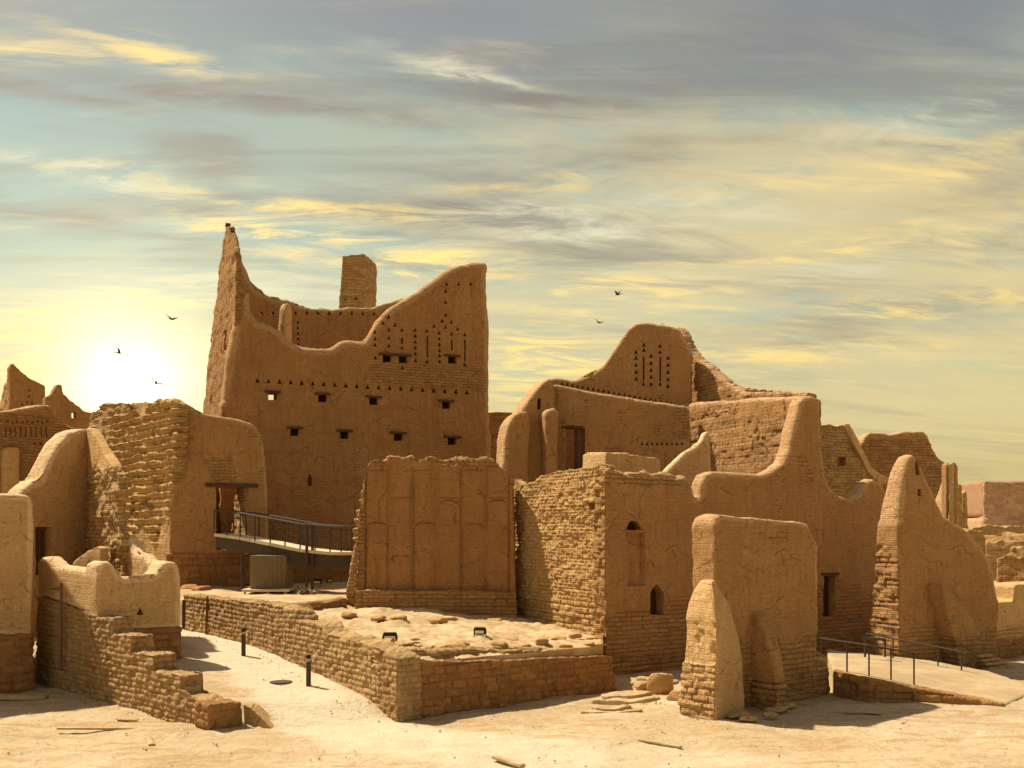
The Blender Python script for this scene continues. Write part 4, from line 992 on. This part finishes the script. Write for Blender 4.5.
Wq_.slab('sloping_wing', [(934, 500), (937, 492), (941, 480), (944, 466), (948, 462), (949, None), (934, None)], 0, .25, NEW, .06, 5, d_plaster(323, .03), zb=2)

Tz = thing('round_headed_fin_wall', 'tall round-headed fin wall with sweeping right shoulder and two slit windows', 'wall', (PX(906, 31.5), 31.5, 0))
wX = Wall(903, 31.2, 1000, 33.2, Tz)
def d_fin(P, Nn):
    b = d_plaster(331, .05, 1.2, .05)(P, Nn); m = masonry(P, .18, .34, 337, .04, .03)
    s = (Nn[:, 0] < -.35) * (P[:, 0] < .9) * (1 - sst(P[:, 2] + .1 * fbm(P, 1, 338, 2), PZ(548, 32) - .1, PZ(548, 32) + .1))
    return b[0] + s * (m[0] + .05 * fbm(P, 2, 335, 4)), np.maximum(b[1], s), np.where(s > .3, m[1], .5)
wX.slab('fin', [(899, 520), (903, 480), (907, 462), (911, 455), (916, 453), (920, 457), (925, 467), (929, 478), (936, 496), (942, 508), (945, 516), (953, 520), (963, 527), (974, 537), (984, 549), (991, 562), (996, 578), (999, 598), (999, None), (899, None)],
        0, 1.5, MUD, .055, 9, d_fin, batter=.006, bb=.13,
        cuts=[([(916.8, 475), (916.8, 464), (919, 458), (921, 464), (921, 475)], .5), ([(918.3, 496), (918.3, 489), (921.8, 489), (921.8, 496)], .5)])
# leaning rail-like buttress
bm = bmesh.new()
ub_ = wX.uz(944, 650)[0]
# profile in (u,z): slopes down right; stands out towards the camera
pr = [wX.uz(928, 583), wX.uz(936, 590), wX.uz(950, 606), wX.uz(962, 622), wX.uz(967, 634), wX.uz(968, 700), wX.uz(950, 700), wX.uz(940, 640), wX.uz(930, 600)]
bm_prism(bm, pr, -.6, .1)
link('leaning_buttress', finish(to_mesh(bm), .045, 5, lambda P, Nn: (lambda m, s: (m[0] * s + .02 * fbm(P, 1, 341, 2), s, m[1]))(masonry(P, .15, .3, 342, .04, .03), 1 - sst(P[:, 2], 1.0, 1.1))), MUD, Tz, wX.mw)
for k in range(4):
    a = wX.uz(962 + k * 1.5, 655 + k * 5); bm = bmesh.new()
    bx(bm, (a[0] + .25 + .10 * k, -.45 - .06 * k, .42 - .13 * k), (.75 + .14 * k, .6, .11))
    link('foot_step', finish(to_mesh(bm), .04, 1, d_plaster(345 + k, .03)), STONE, Tz, wX.mw)

T = thing('low_right_wall', 'low plastered wall with stepped top running to the right edge', 'wall', (PX(1000, 34), 34, 0))
wR = Wall(994, 34.6, 1060, 36.5, T)
wR.slab('wall', [(994, 604), (1000, 602), (1012, 601), (1014, 601), (1014, 586), (1018, 584), (1060, 583), (1060, None), (994, None)], 0, 1.2, NEW, .06, 3, d_plaster(351, .03, .9))
wR.slab('stone_base', [(994, 640), (1060, 634), (1060, None), (994, None)], -.04, .05, STONED, .06, 2, d_stone(353, .2, .4, .03, .02, .02))

# ------------------------------------------------------------------ far right
me_pts = [(28, 60), (34, 52), (60, 50), (120, 60), (200, 150), (200, 420), (80, 420), (50, 120)]
bm = bmesh.new()
nxx, nyy = 60, 70
vv = {}
for i in range(nxx + 1):
    for j in range(nyy + 1):
        x = 22 + i * 5.0; y = 48 + j * 6.0
        h = 3.6 * S1(y, 50, 120) * S1(x - y * .40, -4, 6) * (1 - S1(y, 330, 460)) * (1 - S1(x, 260, 320))
        vv[(i, j)] = bm.verts.new((x, y, -.2 + h + (.25 * math.sin(x * .7) * math.sin(y * .5) if h > .5 else 0)))
for i in range(nxx):
    for j in range(nyy): bm.faces.new((vv[(i, j)], vv[(i + 1, j)], vv[(i + 1, j + 1)], vv[(i, j + 1)]))
o = bobj('hill', bm, GROUND, smooth=True); o['kind'] = 'structure'
T = thing('distant_flat_roofed_building', 'distant flat-roofed pink-brown building on the right skyline', 'building', (PX(990, 150), 150, 3))
wd1 = Wall(984, 150, 1110, 152, T)
wd1.slab('main_block', [(984, 481), (1110, 479), (1110, 517), (984, 517)], 0, 20, FARP, .35, 1, d_plaster(361, .03))
wd1.slab('lower_storey', [(983, 518), (1110, 516), (1110, None), (983, None)], -.3, 20, FAR, .35, 1, d_plaster(363, .03), zb=2)
wd1.box('roof_band', wd1.uz(983, 480)[0], wd1.uz(1110, 480)[0], -.3, .1, wd1.uz(990, 486)[1], wd1.uz(990, 484)[1], FAR)
wd2 = Wall(963, 158, 984, 150, T)
wd2.slab('side_block', [(963, 485), (984, 481), (984, None), (963, None)], 0, 18, FAR, .3, 1, d_brick(365, .05, .03, .6, 1.2), zb=2)
for k, (a, Ya, b, Yb, top, bot, m) in enumerate(((972, 92, 1040, 96, 526, 545, RUIN), (985, 74, 1050, 72, 541, 560, STONE), (996, 60, 1060, 58, 556, 570, MUD), (958, 64, 985, 68, 531, 560, RUIN), (1010, 66, 1060, 64, 548, 575, RUIN), (976, 84, 1030, 80, 534, 552, STONE))):
    lab = ('farthest broken wall of the ruins below the distant building', 'middle rubble wall of the ruins, pale stone top', 'nearest plastered ruin wall behind the low right wall', 'ruin wall just right of the pillar wall', 'rubble wall at the picture edge above the stepped wall', 'second broken wall below the distant building')[k]
    T = thing('ruin_wall', lab, 'ruin', (PX(a, Ya), Ya, 1), 'ruined walls on the far slope')
    r = random.Random(k)
    n = 12
    outl = [(a + (b - a) * i / n, top + r.uniform(-2.5, 2.5)) for i in range(n + 1)] + [(b, None), (a, None)]
    Wall(a, Ya, b, Yb, T).slab('wall', outl, 0, 1.2, m, .11, 1, d_brick(371 + k, .06, .05, .3, .5), zb=-.3)
T = thing('slender_ruin_pier', 'pair of slim leaning piers beside the pillar wall', 'ruin', (PX(963, 70), 70, 0))
Wr_ = Wall(957, 70, 975, 71, T)
Wr_.slab('pier', [(958, 484), (962, 484), (964, 520), (965, None), (957, None)], 0, .8, RUIN, .08, 2, d_brick(381, .04, .04, .3, .5))
Wr_.slab('pier', [(964, 492), (967, 490), (969, 530), (970, None), (963, None)], .2, .9, NEW, .08, 2, d_brick(383, .04, .04, .3, .5))

# ------------------------------------------------------------------ raised walk with railings on the right
def GP(px, py, z): Yd = (CH - z) * F / (py - HZ); return Vector((PX(px, Yd), Yd, z))
a0 = GP(833, 671, .62); a1 = GP(870, 680, .52); a2 = GP(925, 690, .28); a3 = GP(1004, 706, .0)
b3 = GP(1040, 690, .0); b2 = GP(990, 672, .18); b1 = GP(930, 661, .40); b0 = GP(826, 650, .62)
bm = bmesh.new()
top = [a0, a1, a2, a3, b3, b2, b1, b0]
tv = [bm.verts.new(p + Vector((0, 0, .03))) for p in top]; bv = [bm.verts.new((p.x, p.y, -.4)) for p in top]
L4 = [(0, 1, 6, 7), (1, 2, 5, 6), (2, 3, 4, 5)]
for q in L4: bm.faces.new([tv[i] for i in q]); bm.faces.new([bv[i] for i in q][::-1])
for i in range(8): bm.faces.new((tv[(i + 1) % 8], tv[i], bv[i], bv[(i + 1) % 8]))
T = thing('entrance_ramp', 'raised stone walk sloping down right between two railings', 'ramp', (a1.x, a1.y, 0))
# floor and kerb
link('ramp_floor', finish(to_mesh(bm), .07, 1, d_plaster(391, .015)), RAMP, T, Matrix.Identity(4))
def strip(name, pts, h0, th, mat, parent, seed):
    bm = bmesh.new()
    d = (pts[-1] - pts[0]); n_ = Vector((d.y, -d.x, 0)).normalized()
    ring = []
    for p in pts:
        ring.append([bm.verts.new((q.x, q.y, zz_)) for q, zz_ in ((p + n_ * .02, -.3), (p + n_ * .12, -.3), (p + n_ * .12, p.z + h0), (p - n_ * th, p.z + h0), (p - n_ * th, -.3))])
    for A_, B_ in zip(ring, ring[1:]):
        for i in range(5): bm.faces.new((A_[i], A_[(i + 1) % 5], B_[(i + 1) % 5], B_[i]))
    bm.faces.new(ring[0][::-1]); bm.faces.new(ring[-1])
    return link(name, finish(to_mesh(bm), .045, 1, d_brick(seed, .015, .01, .2, .4)), mat, parent, Matrix.Identity(4))
strip('retaining_kerb', [a0, a1, a2, a3], .05, .22, STONED, T, 393)
def railing(name, label, pts, posts, h, parent_mat=STEEL, group=None, mid=True):
    T = thing(name, label, 'railing', tuple(pts[0]), group)
    bm = bmesh.new(); tube(bm, [p + Vector((0, 0, h)) for p in pts], .028); bobj('handrail', bm, STEEL, T)
    if mid:
        for k in (.55,):
            pass
    for p in posts:
        bm = bmesh.new(); tube(bm, [p - Vector((0, 0, .1)), p + Vector((0, 0, h))], .024); bobj('post', bm, STEEL, T)
    return T
def onz(pts, px):     # point of a polyline at picture column
    for p, q in zip(pts, pts[1:]):
        xa = 512 + F * p.x / p.y; xb = 512 + F * q.x / q.y
        if xa - .01 <= px <= xb + .01:
            k = (px - 512) / F; t = (k * p.y - p.x) / ((q.x - p.x) - k * (q.y - p.y)); return p + (q - p) * t
    return pts[-1]
f0, f1, f2 = GP(820, 670, .6), GP(869, 678, .5), GP(914, 686, .33)
railing('ramp_railing', 'near steel railing along the front edge of the ramp', [f0, f1, f2], [onz([f0, f1, f2], x) for x in (821, 847, 869, 891, 914)], .88)
h0, h1, h2 = GP(866, 656, .5), GP(915, 666, .33), GP(962, 676, .15)
railing('ramp_railing', 'rear steel railing of the ramp in front of the fin wall', [h0, h1, h2], [onz([h0, h1, h2], x) for x in (866, 893, 938, 961.5)], .72)
T = thing('gate_barrier', 'short dark barrier frame at the head of the ramp', 'barrier', tuple(GP(868, 657, .6)))
p, q = GP(865, 657, .6), GP(885, 657, .6)
for n_, s_ in (('post', [p, p + Vector((0, 0, .6))]), ('post', [q, q + Vector((0, 0, .55))]), ('top_bar', [p + Vector((0, 0, .58)), q + Vector((0, 0, .55))])):
    bm = bmesh.new(); tube(bm, s_, .035); bobj(n_, bm, STEEL, T)

# ------------------------------------------------------------------ footbridge
Tb = thing('footbridge', 'curved steel footbridge with thin railings leading to the gatehouse doorway', 'bridge', (PX(305, 38), 38, 2))
def BP(px, py, Yd): return Vector((PX(px, Yd), Yd, PZ(py, Yd)))
near_e = [BP(214, 533.5, 41.0), BP(240, 537, 40.0), BP(270, 543, 39.0), BP(300, 549, 38.3), BP(330, 552, 37.9), BP(352, 552, 37.8), BP(385, 548, 38.0)]
far_off = Vector((.35, 1.7, 0))
bm = bmesh.new()
R_ = []
for p in near_e:
    q = p + far_off
    R_.append([bm.verts.new(v) for v in (p, q, q - Vector((0, 0, .12)), p - Vector((0, 0, .12)))])
for A_, B_ in zip(R_, R_[1:]):
    for i in range(4): bm.faces.new((A_[i], A_[(i + 1) % 4], B_[(i + 1) % 4], B_[i]))
bm.faces.new(R_[0][::-1]); bm.faces.new(R_[-1]); bobj('deck', bm, DECK, Tb)
bm = bmesh.new(); R_ = []
for p in near_e:
    p = p + Vector((.04, .10, -.125)); q = p + far_off * .85
    R_.append([bm.verts.new(v) for v in (p, q, q - Vector((0, 0, .48)), p - Vector((0, 0, .48)))])
for A_, B_ in zip(R_, R_[1:]):
    for i in range(4): bm.faces.new((A_[i], A_[(i + 1) % 4], B_[(i + 1) % 4], B_[i]))
bm.faces.new(R_[0][::-1]); bm.faces.new(R_[-1]); bobj('girder', bm, STEEL, Tb)
for side, off in (('near', Vector((0, .03, 0))), ('far', far_off - Vector((0, .05, 0)))):
    pl = [p + off for p in near_e]
    bm = bmesh.new(); tube(bm, [p + Vector((0, 0, .98)) for p in pl], .035); bobj('handrail', bm, STEEL, Tb)
    # two thin wires and posts
    bm = bmesh.new(); tube(bm, [p + Vector((0, 0, .86)) for p in pl], .014, 6); bobj('rail_wire', bm, STEEL, Tb)
    for i in range(len(pl) - 1):
        for t in (0, .5):
            p = pl[i] + (pl[i + 1] - pl[i]) * t
            bm = bmesh.new(); bx(bm, p + Vector((0, 0, .4)), (.045, .05, 1.12)); bobj('post', bm, STEEL, Tb)
pp = BP(304.5, 596, 37.4)
for dx in (-.08, .14):
    bm = bmesh.new(); tube(bm, [Vector((pp.x + dx, 38.2, 1.9)), Vector((pp.x + dx, 38.2, 3.6 + (1.1 if dx > 0 else 1.1)))], .06); bobj('support_post', bm, STEEL, Tb)
bm = bmesh.new(); tube(bm, [(pp.x, 38.2, 1.95), (pp.x, 38.2, 2.12), (pp.x, 38.2, 2.2)], [.48, .46, .32], 14); bobj('footing', bm, CONC, Tb, smooth=True)
# metal-clad abutment under the bridge
bm = bmesh.new()
pa, pb = BP(250, 586, 38.2), BP(287, 586, 38.7)
n = 18
for k, (y0_, dep) in enumerate(((0, 1.1),)):
    ft, fb = [], []
    for i in range(n + 1):
        t = i / n; bow = .10 * math.sin(math.pi * t) + (.03 if i % 2 else 0)
        x = pa.x + (pb.x - pa.x) * t; y = pa.y + (pb.y - pa.y) * t - bow
        ft.append(bm.verts.new((x, y, 3.5))); fb.append(bm.verts.new((x, y, 2.22)))
    bt = [bm.verts.new((pb.x, pb.y + dep, 3.5)), bm.verts.new((pa.x, pa.y + dep, 3.5))]; bb_ = [bm.verts.new((pb.x, pb.y + dep, 2.22)), bm.verts.new((pa.x, pa.y + dep, 2.22))]
    for i in range(n): bm.faces.new((ft[i + 1], ft[i], fb[i], fb[i + 1]))
    bm.faces.new(ft + bt); bm.faces.new((fb + bb_)[::-1])
    bm.faces.new((ft[-1], fb[-1], bb_[0], bt[0])); bm.faces.new((bt[0], bb_[0], bb_[1], bt[1])); bm.faces.new((bt[1], bb_[1], fb[0], ft[0]))
bobj('clad_panel', bm, PANEL, Tb)
bm = bmesh.new(); bx(bm, ((pa.x + pb.x) / 2, pa.y + .45, 2.16), (pb.x - pa.x + .5, 1.5, .09)); bobj('base_plate', bm, DECK, Tb)
for x in (pa.x - .15, pa.x + .75, pb.x + .1):
    bm = bmesh.new(); bx(bm, (x, pa.y - .2, 2.0), (.07, .07, .4)); bobj('foot', bm, DECK, Tb)
for x in (244, 242):
    bm = bmesh.new(); tube(bm, [(PX(x, 39.6), 39.6, 1.9), (PX(x, 39.6), 39.6, 3.5)], .045); bobj('support_post', bm, STEEL, Tb)

# ------------------------------------------------------------------ floodlights, bollards
def floodlight(px, py, z, label, s=1.0, rz=0.0):
    Yd = (CH - z) * F / (py - HZ)
    T = thing('floodlight', label, 'floodlight', (0, 0, 0), 'black ground floodlights')
    bm = bmesh.new(); bx(bm, (0, 0, .24), (.36, .20, .22)); bmesh.ops.bevel(bm, geom=bm.edges[:], offset=.02, segments=2, affect='EDGES'); bobj('housing', bm, BLACK, T)
    bm = bmesh.new(); bx(bm, (0, -.106, .22), (.28, .012, .09)); bobj('lens', bm, GLASS, T)
    bm = bmesh.new(); bx(bm, (-.19, 0, .15), (.02, .06, .26)); bx(bm, (.19, 0, .15), (.02, .06, .26)); bx(bm, (0, 0, .02), (.40, .10, .02)); bobj('bracket', bm, STEEL, T)
    T.location = (PX(px, Yd), Yd, z - .02); T.rotation_euler.z = rz; T.scale = (s, s, s)
    return T
floodlight(390, 645, 1.47, 'left one of two black floodlights on the terrace before the panelled wall', 1.0, .1)
floodlight(480, 638, 1.30, 'right one of two black floodlights on the terrace before the panelled wall', .95, -.15)
floodlight(317, 587, 2.04, 'black floodlight under the footbridge beside the post', 1.05, .1)
floodlight(329.5, 583, 2.04, 'smaller black floodlight behind the one under the footbridge', .65, .5)
# dry clump by the post
bm = bmesh.new(); r = random.Random(4)
for i in range(160):
    p = Vector((r.gauss(0, .17), r.gauss(0, .17), abs(r.gauss(.13, .1)))); d = Vector((r.uniform(-1, 1), r.uniform(-1, 1), r.uniform(-.3, 1))).normalized() * .08
    s_ = d.cross(Vector((r.random(), r.random(), r.random()))).normalized() * .03
    bm.faces.new([bm.verts.new(p - d), bm.verts.new(p + s_), bm.verts.new(p + d), bm.verts.new(p - s_)])
o = bobj('dry_bush', bm, SAGE, None, (PX(304, 37.7), 37.7, 2.03)); tag(o, 'tiny dark bush at the foot of the footbridge post', 'bush')
def bollard(px, py, label):
    # walk along the ray to the path surface
    Yd = 20.0
    while Yd < 40:
        z = ground_at(PX(px, Yd), Yd)
        if PZ(py, Yd) <= z: break
        Yd += .02
    T = thing('bollard', label, 'bollard', (PX(px, Yd), Yd, z), 'dark bollard lights along the path')
    T.location = (0, 0, 0); T.matrix_world = Matrix.Identity(4)
    bm = bmesh.new(); tube(bm, [(0, 0, -.05), (0, 0, .60)], .062, 14); bobj('shaft', bm, STEEL, T, smooth=True)
    bm = bmesh.new(); tube(bm, [(0, 0, .60), (0, 0, .68)], .045, 14); bobj('lamp_band', bm, CONC, T, smooth=True)
    bm = bmesh.new(); tube(bm, [(0, 0, .68), (0, 0, .76), (0, 0, .78)], [.066, .066, .05], 14); bobj('cap', bm, BLACK, T, smooth=True)
    T.location = (PX(px, Yd), Yd, z)
bollard(243.5, 655, 'far bollard light standing where the path narrows')
bollard(308.5, 685, 'near bollard light standing by the terrace wall')
# manhole cover on the path
Yd = 25.2
bm = bmesh.new(); bmesh.ops.create_cone(bm, cap_ends=True, segments=28, radius1=.30, radius2=.29, depth=.03)
bm.to_mesh(mm := bpy.data.meshes.new('m')); bm.free()
o = link('drain_cover', mm, STEEL); o.location = (PX(281, 25.6), 25.6, ground_at(PX(281, 25.6), 25.6) - .02); tag(o, 'round metal drain cover set in the pale path', 'drain cover')

# ------------------------------------------------------------------ stones
R = random.Random(11)
def terr_z(x, y): return float(1.42 - .085 * min(max(x + 2.77, -1), 8) + .022 * (y - 24))
spots = [(455, 649, .34, 'largest stone in the row behind the terrace front wall'), (500, 646, .28, 'rounded stone right below the right-hand terrace floodlight'), (462, 645, .22, 'small stone touching the largest stone of the terrace row'), (527, 648, .26, 'stone midway along the row, first right of the floodlights'), (541, 643, .3, 'broad pale stone near the middle of the terrace row'), (558, 640, .26, 'stone in the terrace row below the foot of the eroded wall'), (575, 637, .22, 'small stone close to the stone footing of the eroded wall'), (592, 639, .2, 'stone touching the eroded wall foot at its right end'), (425, 651, .2, 'stone behind the terrace wall between its corner and largest stone'), (566, 648, .22, 'stone on the terrace edge beneath the middle of the eroded wall'), (512, 640, .2, 'small stone lying beyond the right-hand floodlight'), (586, 645, .24, 'second to last stone at the right end of the terrace edge'), (600, 646, .2, 'last stone at the right end of the terrace edge'), (380, 620, .34, 'large flat stone at the plinth foot, left of its middle'), (398, 621, .3, 'flat stone at the plinth foot, beside the large flat one'), (438, 622, .35, 'widest flat stone against the middle of the plinth'), (452, 620, .2, 'small stone just right of the widest stone at the plinth'), (495, 622, .3, 'flat stone below the right end of the plinth'), (349, 617, .25, 'stone at the broken left end of the panelled wall'), (337, 624, .2, 'leftmost stone of the terrace, beside the mud kerb'), (362, 641, .2, 'stone on top of the terrace side wall left of the floodlight'), (545, 652, .2, 'lowest stone on the terrace front wall, right of centre'), (415, 640, .15, 'smallest stone, alone right of the left-hand floodlight')]
for i, (x, y, s, lab) in enumerate(spots):
    z = 1.35
    for _ in range(3):
        Yd = (CH - z) * F / (y - HZ); z = terr_z(PX(x, Yd), Yd)
    rock(x, y, z - .02, (s, s * R.uniform(.5, .8), s * R.uniform(.22, .4)), 40 + i, lab, 'loose stones scattered on the terrace')
def slab_stone(px, py, L_, W_, H_, rz, label, mat=TERR, z=0.0):
    Yd = (CH - z) * F / (py - HZ)
    bm = bmesh.new(); bx(bm, (0, 0, 0), (L_, W_, H_)); me = finish(to_mesh(bm), .03, 2, d_plaster(int(px), .015))
    o = link('stone_slab', me, mat); o.location = (PX(px, Yd), Yd, z + H_ * .2); o.rotation_euler = (0.04, 0.03, rz); tag(o, label, 'slab')
slab_stone(18, 698, 1.5, .35, .14, .12, 'long stone slab lying before the plastered corner block')
slab_stone(100, 729, 1.9, .12, .06, .12, 'thin long strip of rock edging the plaza at left')
slab_stone(150, 741, .12, .75, .05, .45, 'small oblique sliver of rock beside the thin long strip')
slab_stone(128, 720, .5, .15, .05, .0, 'short flat chip of stone above the thin long strip')
slab_stone(508, 762, .14, .85, .07, .75, 'oblique stone splinter at the bottom centre of the plaza')
slab_stone(660, 744, .16, 1.0, .07, 1.0, 'oblique stone splinter on the plaza below the big buttress')
slab_stone(862, 712, .9, .25, .05, -.3, 'thin stone flake on the plaza before the ramp')
slab_stone(190, 692, .7, .3, .1, -.2, 'flat stone at the path edge beside the lowest wall step', z=.5) if False else None
pz = Wall(305, 26.8, 378, 23.9)
for i, (x, y) in enumerate(((322, 690), (336, 694), (352, 698), (368, 702), (300, 684))):
    rock(x, y, .12, (.32, .14, .07), 90 + i, ('kerb stone at the terrace foot just right of the near bollard', 'second kerb stone right of the near bollard', 'middle kerb stone between near bollard and terrace corner', 'kerb stone nearest the terrace corner', 'kerb stone left of the near bollard')[i], 'kerb stones at the terrace foot', rot=-.7)
# rubble by the far foot of gatehouse
for i, (x, y) in enumerate(((176, 588), (190, 590), (201, 591), (255, 592))):
    rock(x, y, 2.0, (.45, .3, .14), 110 + i, ('left-hand fallen stone at the gatehouse foot', 'middle fallen stone at the gatehouse foot', 'right-hand fallen stone at the gatehouse foot', 'low stone beside the metal-clad bridge abutment')[i], 'fallen stones at the gatehouse foot' if i < 3 else None, STONED)

# ------------------------------------------------------------------ birds
def bird(px, py, Yd, span, rz, pitch, label, up=.35):
    T = thing('bird', label, 'bird', (0, 0, 0), 'birds flying over the ruins')
    bm = bmesh.new()
    tube(bm, [(-.5, 0, 0), (-.38, 0, .01), (-.15, 0, 0), (.1, 0, .01), (.28, 0, .03), (.36, 0, .05), (.42, 0, .04), (.48, 0, .03)], [.02, .07, .11, .12, .07, .065, .05, .01], 10)
    bobj('body', bm, BIRD, T, smooth=True)
    for s in (-1, 1):
        bm = bmesh.new()
        L = [((.16, 0, 0), (-.14, 0, 0)), ((.22, .32, .16), (-.12, .30, .14)), ((.14, .66, .30), (-.14, .56, .26)), ((-.10, 1.0, .36), (-.18, .92, .33))]
        rr = []
        for a, b in L:
            rr.append([bm.verts.new((a[0], s * a[1], a[2] * up / .35)), bm.verts.new((b[0], s * b[1], b[2] * up / .35)), bm.verts.new((b[0], s * b[1], b[2] * up / .35 - .02)), bm.verts.new((a[0], s * a[1], a[2] * up / .35 - .025))])
        for A_, B_ in zip(rr, rr[1:]):
            for i in range(4): bm.faces.new((A_[i], A_[(i + 1) % 4], B_[(i + 1) % 4], B_[i]))
        bm.faces.new(rr[0]); bm.faces.new(rr[-1][::-1]); bobj('wing', bm, BIRD, T)
    bm = bmesh.new()
    bm_prism(bm, [(-.45, -.05), (-.75, -.16), (-.75, .16), (-.45, .05)], -.01, .01)
    bmesh.ops.transform(bm, matrix=Matrix.Rotation(math.pi / 2, 4, 'X'), verts=bm.verts); bobj('tail', bm, BIRD, T)
    k = span / 2
    T.scale = (k, k, k); T.location = (PX(px, Yd), Yd, PZ(py, Yd)); T.rotation_euler = (pitch, .1, rz)
bird(171.5, 319, 60, 1.0, 1.2, .3, 'topmost of the three birds near the glowing sky')
bird(119, 353, 62, .85, .2, -.3, 'leftmost small bird inside the sun glow')
bird(156, 383, 56, 1.1, 2.0, .5, 'lowest bird between glow and gatehouse')
bird(599, 322.5, 60, .8, .9, .4, 'small bird left of the courtyard gable')
bird(618, 294.5, 64, .9, 2.6, -.2, 'bird highest above the courtyard gable', .5)
bird(662, 324, 60, .35, 1.0, .2, 'tiny bird just over the courtyard gable top')

# ------------------------------------------------------------------ gravel and crumbs of mud lying on the plaza and along the wall feet
def scatter(name, n, place, smin, smax, mat, seed, parent=None):
    r = np.random.default_rng(seed)
    bm = bmesh.new(); bmesh.ops.create_icosphere(bm, subdivisions=1, radius=1)
    bv_ = np.array([v.co[:] for v in bm.verts]); bf = np.array([[v.index for v in f.verts] for f in bm.faces]); bm.free()
    V_, F_ = [], []
    for i in range(n):
        x, y, z = place(r)
        sz = smin + (smax - smin) * r.random() ** 4
        a = r.uniform(0, 6.28); v = bv_ * (1 + r.uniform(-.3, .3, bv_.shape)) * np.array([sz, sz * r.uniform(.5, 1), sz * r.uniform(.35, .7)])
        v = np.stack([v[:, 0] * math.cos(a) - v[:, 1] * math.sin(a) + x, v[:, 0] * math.sin(a) + v[:, 1] * math.cos(a) + y, v[:, 2] + z], 1)
        F_.append(bf + len(V_) * len(bv_)); V_.append(v)
    me = bpy.data.meshes.new(name); me.from_pydata(np.concatenate(V_).tolist(), [], np.concatenate(F_).tolist())
    return link(name, me, mat, parent)
feet = [((-13.6, 28.4), (-6.9, 22.0)), ((-2.8, 23.1), (3.1, 27.5)), ((-11.0, 33.5), (-3.2, 23.3)), ((4.2, 23.6), (8.9, 26.6)), ((3.2, 30.2), (6.5, 31.8)), ((12.3, 30.8), (16.8, 32.4)), ((3.2, 27.0), (4.4, 25.0))]
def place_ground(r):
    if r.random() < .5:
        (xa, ya), (xb, yb) = feet[r.integers(len(feet))]; t = r.random(); d = -abs(r.normal(0, .35))
        L = math.hypot(xb - xa, yb - ya); nx_, ny_ = -(yb - ya) / L, (xb - xa) / L
        x, y = xa + (xb - xa) * t + nx_ * d, ya + (yb - ya) * t + ny_ * d
    else:
        y = r.uniform(17.5, 30); x = r.uniform(-.56, .56) * y
    return x, y, gz(x, y) - .005
g2_ = scatter('gravel', 2600, place_ground, .008, .036, RUIN, 5); g2_['kind'] = 'stuff'
